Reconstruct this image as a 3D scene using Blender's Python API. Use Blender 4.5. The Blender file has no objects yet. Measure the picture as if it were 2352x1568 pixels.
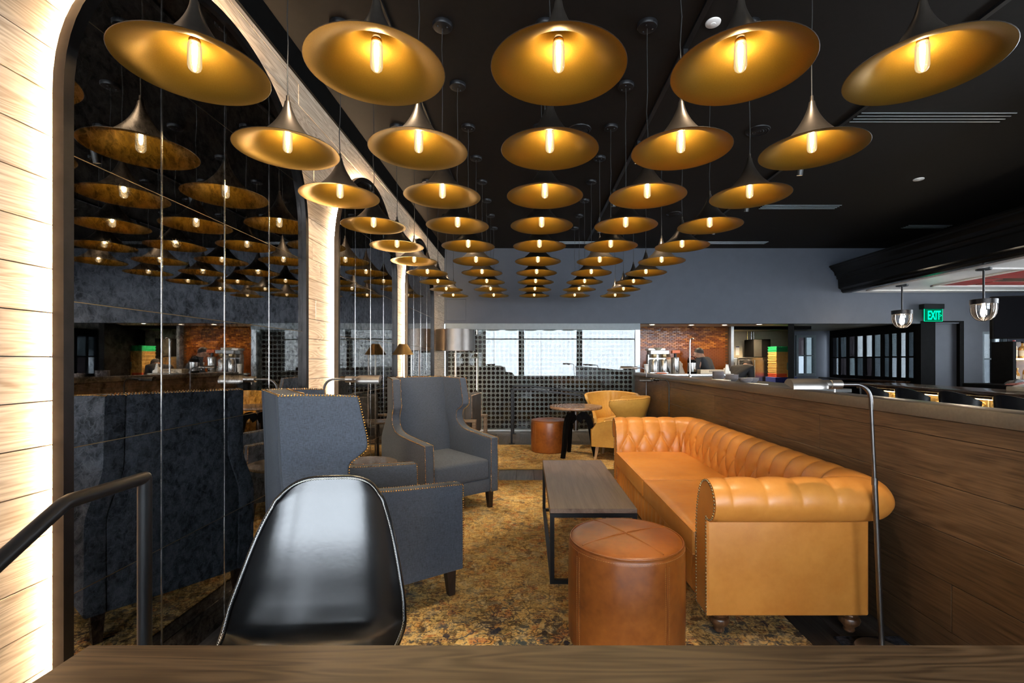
import bpy, bmesh, math, random
from mathutils import Vector, Matrix
random.seed(7)
PI = math.pi
SC = bpy.context.scene
COL = SC.collection

# ------------------------------------------------------------------ camera, sky, exposure
cam_d = bpy.data.cameras.new('camera')
cam_d.sensor_fit = 'HORIZONTAL'; cam_d.sensor_width = 36.0
cam_d.lens = 36.0 * 1076.0 / 2352.0
cam_d.shift_x = (1176 - 1211) / 2352.0
cam_d.shift_y = (828 - 784) / 2352.0
cam_d.clip_start = 0.02; cam_d.clip_end = 200
cam = bpy.data.objects.new('camera', cam_d); COL.objects.link(cam)
cam.location = (0, 0, 1.36); cam.rotation_euler = (PI / 2, 0, 0)
SC.camera = cam

SKY = 19.0
w = bpy.data.worlds.new('overcast_sky'); SC.world = w; w.use_nodes = True
bg = w.node_tree.nodes['Background']
bg.inputs['Color'].default_value = (0.80, 0.90, 1.0, 1); bg.inputs['Strength'].default_value = SKY

def portal(name, loc, rot, sx, sy):
    l = bpy.data.lights.new(name, 'AREA'); l.shape = 'RECTANGLE'; l.size = sx; l.size_y = sy
    l.cycles.is_portal = True
    o = bpy.data.objects.new(name, l); COL.objects.link(o); o.location = loc; o.rotation_euler = rot
portal('window_portal', (2.6, -3.75, 1.85), (PI / 2, 0, PI), 11.0, 2.5)
portal('window_portal', (10.15, 4.4, 1.75), (PI / 2, 0, -PI / 2), 7.8, 1.9)

SC.view_settings.view_transform = 'Standard'; SC.view_settings.look = 'None'
SC.view_settings.gamma = 1.0; SC.view_settings.use_curve_mapping = False
SC.view_settings.exposure = 0.0
SC.cycles.use_denoising = True
SC.cycles.max_bounces = 8; SC.cycles.diffuse_bounces = 3; SC.cycles.glossy_bounces = 4
SC.cycles.transmission_bounces = 4; SC.cycles.transparent_max_bounces = 12
SC.cycles.sample_clamp_indirect = 6.0; SC.cycles.caustics_reflective = False; SC.cycles.caustics_refractive = False

BULB = 420.0          # filament radiance of the trumpet pendants
LED = 235.0          # strips hidden behind the mirror frames

# ------------------------------------------------------------------ materials
MATS = {}
def srgb(r, g, b):
    f = lambda c: (c / 255 / 12.92) if c / 255 <= 0.04045 else ((c / 255 + 0.055) / 1.055) ** 2.4
    return (f(r), f(g), f(b), 1)
class NT:
    def __init__(s, name):
        s.m = bpy.data.materials.new(name); s.m.use_nodes = True; s.t = s.m.node_tree
        s.b = s.t.nodes['Principled BSDF']; s.out = s.t.nodes['Material Output']; MATS[name] = s.m
    def n(s, typ, **kw):
        o = s.t.nodes.new(typ)
        for k, v in kw.items():
            if k.startswith('i_'):
                o.inputs[k[2:].replace('_', ' ')].default_value = v
            else: setattr(o, k, v)
        return o
    def l(s, a, b): s.t.links.new(a, b)
    def coords(s, scale=(1, 1, 1), rnd=True, rot=(0, 0, 0)):
        tc = s.n('ShaderNodeTexCoord'); mp = s.n('ShaderNodeMapping')
        mp.inputs['Scale'].default_value = scale; mp.inputs['Rotation'].default_value = rot
        s.l(tc.outputs['Object'], mp.inputs['Vector'])
        if rnd:
            oi = s.n('ShaderNodeObjectInfo'); mu = s.n('ShaderNodeVectorMath', operation='SCALE')
            mu.inputs[0].default_value = (37.1, 51.7, 23.3); s.l(oi.outputs['Random'], mu.inputs['Scale'])
            s.l(mu.outputs[0], mp.inputs['Location'])
        return mp.outputs[0]
    def noise(s, vec, scale, detail=4, rough=0.55, dist=0):
        o = s.n('ShaderNodeTexNoise'); o.inputs['Scale'].default_value = scale
        o.inputs['Detail'].default_value = detail; o.inputs['Roughness'].default_value = rough
        o.inputs['Distortion'].default_value = dist; s.l(vec, o.inputs['Vector']); return o.outputs['Fac']
    def ramp(s, fac, stops, interp='LINEAR'):
        o = s.n('ShaderNodeValToRGB'); cr = o.color_ramp; cr.interpolation = interp
        while len(cr.elements) > 1: cr.elements.remove(cr.elements[-1])
        cr.elements[0].position = stops[0][0]; cr.elements[0].color = stops[0][1]
        for p, c in stops[1:]:
            e = cr.elements.new(p); e.color = c
        s.l(fac, o.inputs['Fac']); return o.outputs['Color']
    def mix(s, fac, a, b, mode='MIX'):
        o = s.n('ShaderNodeMix', data_type='RGBA', blend_type=mode)
        for sock, v in ((o.inputs[0], fac), (o.inputs[6], a), (o.inputs[7], b)):
            if hasattr(v, 'is_linked'): s.l(v, sock)
            else: sock.default_value = v
        return o.outputs[2]
    def math(s, op, a, b=0.0, clamp=False):
        o = s.n('ShaderNodeMath', operation=op, use_clamp=clamp)
        for k, v in enumerate((a, b)):
            if hasattr(v, 'is_linked'): s.l(v, o.inputs[k])
            else: o.inputs[k].default_value = v
        return o.outputs[0]
    def bump(s, h, strength=0.3, dist=0.01):
        o = s.n('ShaderNodeBump'); o.inputs['Strength'].default_value = strength; o.inputs['Distance'].default_value = dist
        s.l(h, o.inputs['Height']); s.l(o.outputs[0], s.b.inputs['Normal'])
    def set(s, **kw):
        for k, v in kw.items():
            sock = s.b.inputs[k.replace('_', ' ')]
            if hasattr(v, 'is_linked'): s.l(v, sock)
            else: sock.default_value = v
        return s
def g3(v): return (v, v, v, 1)

def plain(name, c, rough=0.5, metal=0.0, var=0.12, bump=0.0, scale=18, spec=0.5, coat=0.0):
    t = NT(name); v = t.coords()
    nz = t.noise(v, scale, 3)
    c = tuple(c[:3])
    lo = tuple(x * (1 - var) for x in c) + (1,); hi = tuple(min(1, x * (1 + var)) for x in c) + (1,)
    t.set(Base_Color=t.ramp(nz, [(0.3, lo), (0.7, hi)]), Roughness=rough, Metallic=metal)
    t.b.inputs['Specular IOR Level'].default_value = spec
    if coat: t.b.inputs['Coat Weight'].default_value = coat; t.b.inputs['Coat Roughness'].default_value = 0.08
    if bump: t.bump(t.noise(v, scale * 6, 3), bump, 0.004)
    return t.m
def emit(name, c, strength):
    t = NT(name); e = t.n('ShaderNodeEmission'); e.inputs['Color'].default_value = tuple(c[:3]) + (1,)
    e.inputs['Strength'].default_value = strength; t.l(e.outputs[0], t.out.inputs['Surface']); return t.m
def wood(name, dark, light, axis=0, scale=1.0, rough=0.45, contrast=1.0, bump=0.15, fine=1.0, tone=0.0, ringw=0.26):
    t = NT(name); st = [9.0, 9.0, 9.0]; st[axis] = 0.9
    v = t.coords(tuple(x * scale for x in st))
    wv = t.noise(v, 1.0, 2, 0.5, 0.6)
    rings = t.math('SINE', t.math('MULTIPLY', wv, 46.0 * contrast))
    rings = t.math('ADD', t.math('MULTIPLY', rings, 0.5), 0.5)
    st2 = [140.0, 140.0, 140.0]; st2[axis] = 5.0
    v2 = t.coords(tuple(x * scale * fine for x in st2)); grain = t.noise(v2, 1.0, 3, 0.6)
    f = t.math('ADD', t.math('MULTIPLY', rings, ringw), t.math('MULTIPLY', grain, 1.0 - ringw))
    c = t.ramp(f, [(0.28, dark), (0.48, tuple((a + b) / 2 for a, b in zip(dark, light))), (0.70, light)])
    if tone:
        oi = t.n('ShaderNodeObjectInfo')
        br = t.math('ADD', t.math('MULTIPLY', oi.outputs['Random'], tone), 1 - tone / 2)
        cb = t.n('ShaderNodeCombineColor')
        for k in range(3): t.l(br, cb.inputs[k])
        c = t.mix(1.0, c, cb.outputs[0], 'MULTIPLY')
    t.set(Base_Color=c, Roughness=rough)
    t.bump(f, bump, 0.002); return t.m
def leather(name, c, c2, rough=0.38, scale=3.0, bump=0.18):
    t = NT(name); v = t.coords()
    a = t.noise(v, scale, 4, 0.6); b = t.noise(v, scale * 9, 2, 0.5)
    f = t.math('ADD', t.math('MULTIPLY', a, 0.75), t.math('MULTIPLY', b, 0.25))
    t.set(Base_Color=t.ramp(f, [(0.32, c2), (0.62, c)]), Roughness=t.ramp(b, [(0.2, g3(rough * 0.85)), (0.8, g3(rough * 1.2))]))
    vo = t.n('ShaderNodeTexVoronoi'); vo.inputs['Scale'].default_value = 330; t.l(v, vo.inputs['Vector'])
    h = t.math('ADD', t.math('MULTIPLY', vo.outputs['Distance'], 0.5), t.math('MULTIPLY', a, 2.0))
    t.bump(h, bump, 0.002); return t.m
def fabric(name, c, c2):
    t = NT(name)
    h = t.noise(t.coords((60, 60, 900)), 1, 2); k = t.noise(t.coords((900, 900, 60)), 1, 2)
    f = t.math('MULTIPLY', t.math('ADD', h, k), 0.5)
    t.set(Base_Color=t.ramp(f, [(0.36, c2), (0.62, c)]), Roughness=0.85)
    t.b.inputs['Sheen Weight'].default_value = 0.08
    t.bump(f, 0.5, 0.003); return t.m

plain('shade_black', (0.085, 0.070, 0.057), 0.34, 0.8, 0.1, 0, 30)
plain('gunmetal', (0.17, 0.16, 0.155), 0.32, 1.0, 0.08)
plain('dark_bronze', (0.05, 0.042, 0.034), 0.36, 0.8)
def _gold():
    t = NT('shade_gold'); v = t.coords((1, 1, 1)); nz = t.noise(v, 260, 2)
    t.set(Base_Color=t.ramp(nz, [(0.3, (0.29, 0.166, 0.019, 1)), (0.7, (0.32, 0.188, 0.024, 1))]), Roughness=0.42, Metallic=0.80)
    t.bump(nz, 0.08, 0.002)
_gold()
plain('cord', (0.012, 0.011, 0.010), 0.6)
plain('black_metal', (0.009, 0.009, 0.010), 0.40, 0.15, 0.1, 0, 18, 0.3)
plain('frame_metal', (0.030, 0.027, 0.026), 0.34, 0.8, 0.15)
plain('steel', (0.50, 0.49, 0.47), 0.27, 1.0, 0.08)
plain('brushed_nickel', (0.40, 0.37, 0.34), 0.36, 1.0, 0.08)
plain('pewter', (0.13, 0.117, 0.107), 0.36, 1.0, 0.10, 0, 8)
plain('brass', (0.62, 0.40, 0.14), 0.25, 1.0, 0.1)
plain('antique_brass', (0.33, 0.24, 0.13), 0.33, 1.0, 0.1)
plain('nail_brass', (0.52, 0.28, 0.09), 0.24, 1.0, 0.1)
plain('nail_silver', (0.70, 0.55, 0.42), 0.2, 1.0, 0.1)
plain('silver_edge', (0.62, 0.62, 0.60), 0.18, 1.0, 0.2)
plain('ceiling_paint', (0.0105, 0.0082, 0.0066), 0.7, 0, 0.1, 0.05, 20, 0.15)
plain('blue_paint', (0.060, 0.069, 0.090), 0.60, 0, 0.06, 0.03, 6)
plain('black_paint', (0.006, 0.006, 0.006), 0.5, 0, 0.2, 0, 18, 0.02)
plain('cream_paint', (0.50, 0.44, 0.31), 0.5, 0, 0.06)
plain('white_paint', (0.82, 0.77, 0.72), 0.35, 0, 0.05)
plain('dark_plaster', (0.10, 0.09, 0.08), 0.8)
plain('taupe_cap', (0.105, 0.082, 0.058), 0.30, 0, 0.12, 0.02, 60)
plain('crown_black', (0.007, 0.006, 0.005), 0.26, 0, 0.3, 0, 10, 0.22)
plain('red_paint', (0.30, 0.022, 0.012), 0.4, 0, 0.3, 0, 5)
plain('brown_gloss', (0.11, 0.055, 0.025), 0.25, 0, 0.4, 0, 5)
plain('rack_grey', (0.20, 0.21, 0.21), 0.5, 0.2, 0.06)
plain('header_metal', (0.20, 0.225, 0.24), 0.55, 0.3, 0.05)
plain('aluminium', (0.58, 0.62, 0.64), 0.36, 0.9, 0.05)
plain('bottle_dark', (0.020, 0.009, 0.006), 0.10, 0, 0.4, 0, 8, 0.8)
plain('grout', (0.10, 0.045, 0.014), 0.85, 0, 0.1, 0, 18, 0.1)
plain('stone_top', (0.13, 0.105, 0.085), 0.22, 0, 0.25, 0, 30)
plain('black_leather', (0.0055, 0.0060, 0.0068), 0.25, 0, 0.3, 0.05, 9, 0.75)
plain('thread_white', (0.62, 0.60, 0.55), 0.7)
plain('thread_tan', (0.42, 0.20, 0.06), 0.7)
plain('white_ceramic', (0.78, 0.76, 0.72), 0.2, 0, 0.03)
plain('grey_ceramic', (0.20, 0.18, 0.185), 0.3, 0, 0.06)
plain('white_cloth', (0.75, 0.74, 0.70), 0.8, 0, 0.05, 0.1)
plain('paper', (0.80, 0.79, 0.76), 0.7, 0, 0.03)
plain('navy_panel', (0.020, 0.027, 0.052), 0.3)
plain('orange_plastic', (0.55, 0.12, 0.03), 0.4)
plain('green_crate', (0.012, 0.30, 0.11), 0.45)
plain('tan_crate', (0.55, 0.34, 0.10), 0.5)
plain('yellow_crate', (0.72, 0.50, 0.10), 0.5)
plain('teal_crate', (0.10, 0.26, 0.30), 0.5)
plain('red_crate', (0.55, 0.08, 0.03), 0.5)
plain('blue_crate', (0.012, 0.022, 0.16), 0.45)
plain('beige_box', (0.55, 0.45, 0.32), 0.5)
plain('grey_black', (0.035, 0.033, 0.030), 0.4)
plain('screen_black', (0.004, 0.004, 0.005), 0.3, 0, 0.1, 0, 10, 0.03)
plain('skin_tone', (0.42, 0.22, 0.14), 0.5)
plain('hair_dark', (0.018, 0.011, 0.008), 0.6)
plain('hair_brown', (0.055, 0.026, 0.013), 0.6)
plain('shirt_charcoal', (0.022, 0.024, 0.028), 0.8)
plain('shirt_grey', (0.34, 0.33, 0.31), 0.8)
plain('shirt_black', (0.010, 0.010, 0.012), 0.8)
plain('trousers_dark', (0.015, 0.015, 0.02), 0.8)
plain('grey_velvet', (0.045, 0.042, 0.040), 0.6, 0, 0.35, 0.05, 7)
plain('whiskey', (0.50, 0.25, 0.06), 0.06, 0, 0.2, 0, 8, 0.8)
plain('label_cream', (0.72, 0.64, 0.50), 0.6)
plain('cap_gold', (0.62, 0.42, 0.12), 0.3, 0.8)
plain('cap_red', (0.45, 0.05, 0.04), 0.4)
plain('red_cloth', (0.22, 0.07, 0.055), 0.85, 0, 0.4, 0.1, 30)
plain('grey_frame', (0.10, 0.125, 0.14), 0.45, 0.3)
plain('rug_binding', (0.50, 0.32, 0.08), 0.7)
plain('sign_housing', (0.008, 0.010, 0.010), 0.5, 0, 0.1, 0, 18, 0.05)
plain('gold_tile', (0.55, 0.40, 0.17), 0.35, 0.6, 0.2, 0, 12)
wood('cedar', srgb(172, 144, 116), srgb(226, 204, 178), 1, 1.0, 0.65, 2.3, 0.05, 0.8, 0.22, 0.20)
wood('oak_panel', (0.038, 0.022, 0.012, 1), (0.122, 0.072, 0.038, 1), 1, 1.0, 0.34, 1.3, 0.10, 1.0, 0.5, 0.15)
wood('floor_oak', (0.030, 0.024, 0.020, 1), (0.085, 0.070, 0.058, 1), 1, 1.0, 0.36, 0.8, 0.12, 1.0, 0.6)
wood('table_oak', (0.062, 0.036, 0.018, 1), (0.150, 0.092, 0.048, 1), 0, 0.9, 0.36, 2.4, 0.05, 1.0, 0.0, 0.32)
wood('coffee_wood', (0.105, 0.064, 0.043, 1), (0.185, 0.120, 0.083, 1), 1, 1.0, 0.34, 0.5, 0.03, 0.8)
wood('walnut', (0.040, 0.017, 0.008, 1), (0.130, 0.060, 0.026, 1), 2, 2.0, 0.28, 0.7, 0.05)
wood('espresso', (0.008, 0.005, 0.004, 1), (0.028, 0.016, 0.011, 1), 2, 2.0, 0.35, 0.7, 0.05)
wood('ash_light', (0.36, 0.22, 0.11, 1), (0.58, 0.40, 0.23, 1), 2, 2.0, 0.45, 0.7, 0.05)
wood('driftwood', (0.11, 0.075, 0.05, 1), (0.22, 0.16, 0.11, 1), 0, 2.0, 0.45, 0.7, 0.05)
wood('bistro_wood', (0.16, 0.085, 0.045, 1), (0.36, 0.22, 0.13, 1), 0, 1.5, 0.25, 0.7, 0.05)
wood('bar_wood', (0.020, 0.010, 0.006, 1), (0.060, 0.032, 0.018, 1), 1, 1.0, 0.20, 0.7, 0.03)
leather('caramel', (0.65, 0.265, 0.050, 1), (0.51, 0.182, 0.029, 1), 0.36, 3.0, 0.15)
leather('cognac', (0.33, 0.098, 0.015, 1), (0.135, 0.032, 0.006, 1), 0.32, 3.2, 0.03)
leather('mustard', (0.62, 0.345, 0.072, 1), (0.50, 0.255, 0.045, 1), 0.40, 4.0, 0.12)
fabric('slate_tweed', (0.072, 0.088, 0.114, 1), (0.022, 0.028, 0.039, 1))

def _mirror():
    t = NT('antique_mirror'); v = t.coords((1, 1, 1))
    a = t.noise(v, 26, 5, 0.65, 0.6); b = t.noise(v, 7, 3, 0.5)
    vo = t.n('ShaderNodeTexVoronoi', feature='DISTANCE_TO_EDGE'); vo.inputs['Scale'].default_value = 26
    wv = t.n('ShaderNodeVectorMath', operation='ADD')
    sc = t.n('ShaderNodeVectorMath', operation='SCALE'); sc.inputs['Scale'].default_value = 0.07
    nn = t.n('ShaderNodeTexNoise'); nn.inputs['Scale'].default_value = 14; t.l(v, nn.inputs['Vector'])
    t.l(nn.outputs['Color'], sc.inputs[0]); t.l(v, wv.inputs[0]); t.l(sc.outputs[0], wv.inputs[1]); t.l(wv.outputs[0], vo.inputs['Vector'])
    vein = t.ramp(vo.outputs['Distance'], [(0.0, g3(1)), (0.035, g3(0))])
    f = t.math('ADD', t.math('MULTIPLY', a, 0.8), t.math('MULTIPLY', b, 0.3))
    base = t.ramp(f, [(0.42, (0.13, 0.125, 0.12, 1)), (0.52, (0.30, 0.29, 0.28, 1)), (0.66, (0.52, 0.50, 0.48, 1))])
    c = t.mix(t.math('MULTIPLY', vein, a), base, (0.72, 0.69, 0.64, 1))
    t.set(Base_Color=c, Metallic=1.0, Roughness=t.ramp(f, [(0.4, g3(0.035)), (0.6, g3(0.008))]))
_mirror()
def thin_glass(name, tint=(1, 1, 1, 1), gain=1.7, ior=1.5):
    t = NT(name); tr = t.n('ShaderNodeBsdfTransparent'); tr.inputs['Color'].default_value = tint
    gl = t.n('ShaderNodeBsdfGlossy'); gl.inputs['Roughness'].default_value = 0.0; gl.inputs['Color'].default_value = (1, 1, 1, 1)
    fr = t.n('ShaderNodeFresnel'); fr.inputs['IOR'].default_value = ior
    mx = t.n('ShaderNodeMixShader'); t.l(t.math('MULTIPLY', fr.outputs[0], gain, True), mx.inputs[0])
    t.l(tr.outputs[0], mx.inputs[1]); t.l(gl.outputs[0], mx.inputs[2]); t.l(mx.outputs[0], t.out.inputs['Surface']); return t.m
thin_glass('glass_clear'); thin_glass('glass_wine', (0.95, 0.97, 0.96, 1), 0.8, 1.5)
for i, tint in enumerate([(0.20, 0.212, 0.222), (0.07, 0.08, 0.085), (0.055, 0.05, 0.053), (0.13, 0.145, 0.15), (0.26, 0.27, 0.275), (0.095, 0.105, 0.112)]):
    thin_glass('pane_tint_%d' % i, tint + (1,), 0.8)
thin_glass('pane_bright', (0.40, 0.41, 0.415, 1), 0.8)
emit('filament', (1.0, 0.71, 0.36), BULB)
def _bulbglass():
    t = NT('bulb_glass'); tr = t.n('ShaderNodeBsdfTransparent'); em = t.n('ShaderNodeEmission')
    em.inputs['Color'].default_value = (1.0, 0.70, 0.34, 1); em.inputs['Strength'].default_value = 3.0
    mx = t.n('ShaderNodeMixShader'); mx.inputs[0].default_value = 0.30
    t.l(tr.outputs[0], mx.inputs[1]); t.l(em.outputs[0], mx.inputs[2])
    gl = t.n('ShaderNodeBsdfGlossy'); gl.inputs['Roughness'].default_value = 0.02
    fr = t.n('ShaderNodeFresnel'); fr.inputs['IOR'].default_value = 1.4
    m2 = t.n('ShaderNodeMixShader'); t.l(fr.outputs[0], m2.inputs[0]); t.l(mx.outputs[0], m2.inputs[1]); t.l(gl.outputs[0], m2.inputs[2])
    t.l(m2.outputs[0], t.out.inputs['Surface'])
_bulbglass()
emit('led_warm', (1.0, 0.74, 0.46), LED)
emit('led_bar', (1.0, 0.68, 0.30), 30.0)
emit('spot_lens', (1.0, 0.72, 0.42), 30.0)
emit('downlight_lens', (1.0, 0.80, 0.55), 60.0)
emit('exit_green', (0.0, 0.85, 0.38), 2.2)
emit('bar_bulb', (1.0, 0.82, 0.60), 170.0)
emit('exit_plate', (0.0, 0.75, 0.36), 0.22)
def _rug(name, seed):
    t = NT(name); v = t.coords((1, 1, 1), False); v2 = t.coords((1.6, 24, 1), False); v3 = t.coords((26, 1.8, 1), False)
    if seed:
        sh = t.n('ShaderNodeVectorMath', operation='ADD'); sh.inputs[1].default_value = (3.7, 1.9, 0); t.l(v, sh.inputs[0]); v = sh.outputs[0]
    big = t.noise(v, 1.6, 3, 0.6); mid = t.noise(v, 7, 4, 0.7, 0.6); fine = t.noise(v, 70, 3, 0.8)
    st = t.noise(v2, 4, 3, 0.75); st2 = t.noise(v3, 4, 3, 0.75)
    f = t.math('ADD', t.math('MULTIPLY', mid, 0.30), t.math('ADD', t.math('MULTIPLY', fine, 0.25), t.math('ADD', t.math('MULTIPLY', st, 0.25), t.math('MULTIPLY', st2, 0.20))))
    base = t.ramp(f, [(0.37, (0.19, 0.090, 0.030, 1)), (0.43, (0.42, 0.22, 0.070, 1)), (0.49, (0.66, 0.42, 0.145, 1)), (0.55, (0.76, 0.53, 0.21, 1)), (0.63, (0.68, 0.57, 0.34, 1))])
    # woven motif cells in rust, cream, olive and blue
    wn = t.n('ShaderNodeTexNoise'); wn.inputs['Scale'].default_value = 9; wn.inputs['Detail'].default_value = 3; t.l(v, wn.inputs['Vector'])
    sc = t.n('ShaderNodeVectorMath', operation='SCALE'); sc.inputs['Scale'].default_value = 0.12; t.l(wn.outputs['Color'], sc.inputs[0])
    ad = t.n('ShaderNodeVectorMath', operation='ADD'); t.l(v, ad.inputs[0]); t.l(sc.outputs[0], ad.inputs[1])
    cel = t.n('ShaderNodeTexVoronoi'); cel.inputs['Scale'].default_value = 24; t.l(ad.outputs[0], cel.inputs['Vector'])
    sepc = t.n('ShaderNodeSeparateColor'); t.l(cel.outputs['Color'], sepc.inputs[0])
    pal = t.ramp(sepc.outputs[0], [(0.0, (0.50, 0.13, 0.035, 1)), (0.20, (0.62, 0.50, 0.30, 1)), (0.42, (0.30, 0.22, 0.07, 1)), (0.58, (0.035, 0.075, 0.11, 1)), (0.70, (0.55, 0.24, 0.05, 1)), (0.86, (0.10, 0.045, 0.02, 1))], 'CONSTANT')
    cm = t.ramp(sepc.outputs[1], [(0.50, g3(0)), (0.55, g3(1))])
    wear = t.ramp(t.math('ADD', t.math('MULTIPLY', big, 0.35), t.math('ADD', t.math('MULTIPLY', st, 0.35), t.math('MULTIPLY', fine, 0.30))), [(0.42, g3(1.0)), (0.57, g3(0.05))])
    c = t.mix(t.math('MULTIPLY', t.math('MULTIPLY', cm, t.math('ADD', wear, 0.25)), 0.55, True), base, pal)
    # arabesque outlines: iso-lines of warped noise, blossoms as rings
    def iso(scale, dist, wdt, lvl=0.5):
        n_ = t.noise(v, scale, 1.5, 0.5, dist); d = t.math('ABSOLUTE', t.math('SUBTRACT', n_, lvl))
        return t.ramp(d, [(wdt * 0.45, g3(1)), (wdt, g3(0))])
    l1 = iso(8.5, 1.6, 0.034); l2 = iso(17, 1.2, 0.060, 0.46)
    v1 = t.n('ShaderNodeTexVoronoi'); v1.inputs['Scale'].default_value = 3.4; t.l(ad.outputs[0], v1.inputs['Vector'])
    rings = t.ramp(t.math('SINE', t.math('ADD', t.math('MULTIPLY', v1.outputs['Distance'], 62), t.math('MULTIPLY', mid, 9))), [(0.25, g3(0)), (0.55, g3(1))])
    near = t.ramp(v1.outputs['Distance'], [(0.30, g3(1)), (0.36, g3(0))])
    pat = t.math('MAXIMUM', t.math('MAXIMUM', l1, t.math('MULTIPLY', l2, 0.8)), t.math('MULTIPLY', rings, near))
    fac = t.math('MULTIPLY', pat, t.math('ADD', t.math('MULTIPLY', wear, 0.8), 0.34), True)
    speck = t.ramp(t.noise(v, 46, 3, 0.75, 0.5), [(0.565, g3(0)), (0.60, g3(1))])
    fac = t.math('MAXIMUM', fac, t.math('MULTIPLY', speck, 0.85), True)
    c2 = t.n('ShaderNodeTexVoronoi'); c2.inputs['Scale'].default_value = 13; t.l(ad.outputs[0], c2.inputs['Vector'])
    sc2 = t.n('ShaderNodeSeparateColor'); t.l(c2.outputs['Color'], sc2.inputs[0])
    blot = t.math('MULTIPLY', t.ramp(sc2.outputs[2], [(0.55, g3(0)), (0.58, g3(1))]), t.ramp(t.math('ADD', c2.outputs['Distance'], t.math('MULTIPLY', fine, 0.5)), [(0.50, g3(1)), (0.60, g3(0))]))
    if seed == 0:
        sepb = t.n('ShaderNodeSeparateXYZ'); t.l(v, sepb.inputs[0])
        nb = t.ramp(t.math('MULTIPLY', t.math('ADD', sepb.outputs['Y'], 2.2), 0.25), [(0.33, g3(1.0)), (0.50, g3(0.35)), (0.7, g3(0.18))])
        fac = t.math('MAXIMUM', fac, t.math('MULTIPLY', blot, nb), True)
    if seed == 0:      # the border at the near end is more densely drawn
        sep = t.n('ShaderNodeSeparateXYZ'); t.l(v, sep.inputs[0])
        bm = t.ramp(t.math('MULTIPLY', t.math('ADD', sep.outputs['Y'], 2.2), 0.25), [(0.22, g3(1)), (0.38, g3(0.85)), (0.50, g3(0.58)), (1.0, g3(0.52))])
        fac = t.math('MULTIPLY', fac, bm)
    else: fac = t.math('MULTIPLY', fac, 0.55)
    ink = t.ramp(t.noise(v, 3.5, 2), [(0.42, (0.008, 0.018, 0.045, 1)), (0.49, (0.045, 0.030, 0.018, 1)), (0.56, (0.016, 0.055, 0.085, 1))])
    t.set(Base_Color=t.mix(fac, c, ink), Roughness=0.95)
    t.b.inputs['Specular IOR Level'].default_value = 0.1
    t.bump(t.noise(v, 320, 2), 0.5, 0.004)
_rug('rug_wool', 0); _rug('rug_wool_far', 1)
plain('rug_navy', (0.030, 0.032, 0.040), 0.95, 0, 0.9, 0.3, 40, 0.1)
def _brick():
    t = NT('glazed_brick'); oi = t.n('ShaderNodeObjectInfo'); v = t.coords((1, 1, 1))
    nz = t.noise(v, 3.5, 2); f = t.math('ADD', t.math('MULTIPLY', oi.outputs['Random'], 0.75), t.math('MULTIPLY', nz, 0.3))
    t.set(Base_Color=t.ramp(f, [(0.05, (0.085, 0.020, 0.005, 1)), (0.45, (0.20, 0.056, 0.010, 1)), (0.95, (0.42, 0.15, 0.022, 1))]), Roughness=0.2)
    t.b.inputs['Specular IOR Level'].default_value = 0.28
    t.b.inputs['Coat Weight'].default_value = 0.1
_brick()

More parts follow.
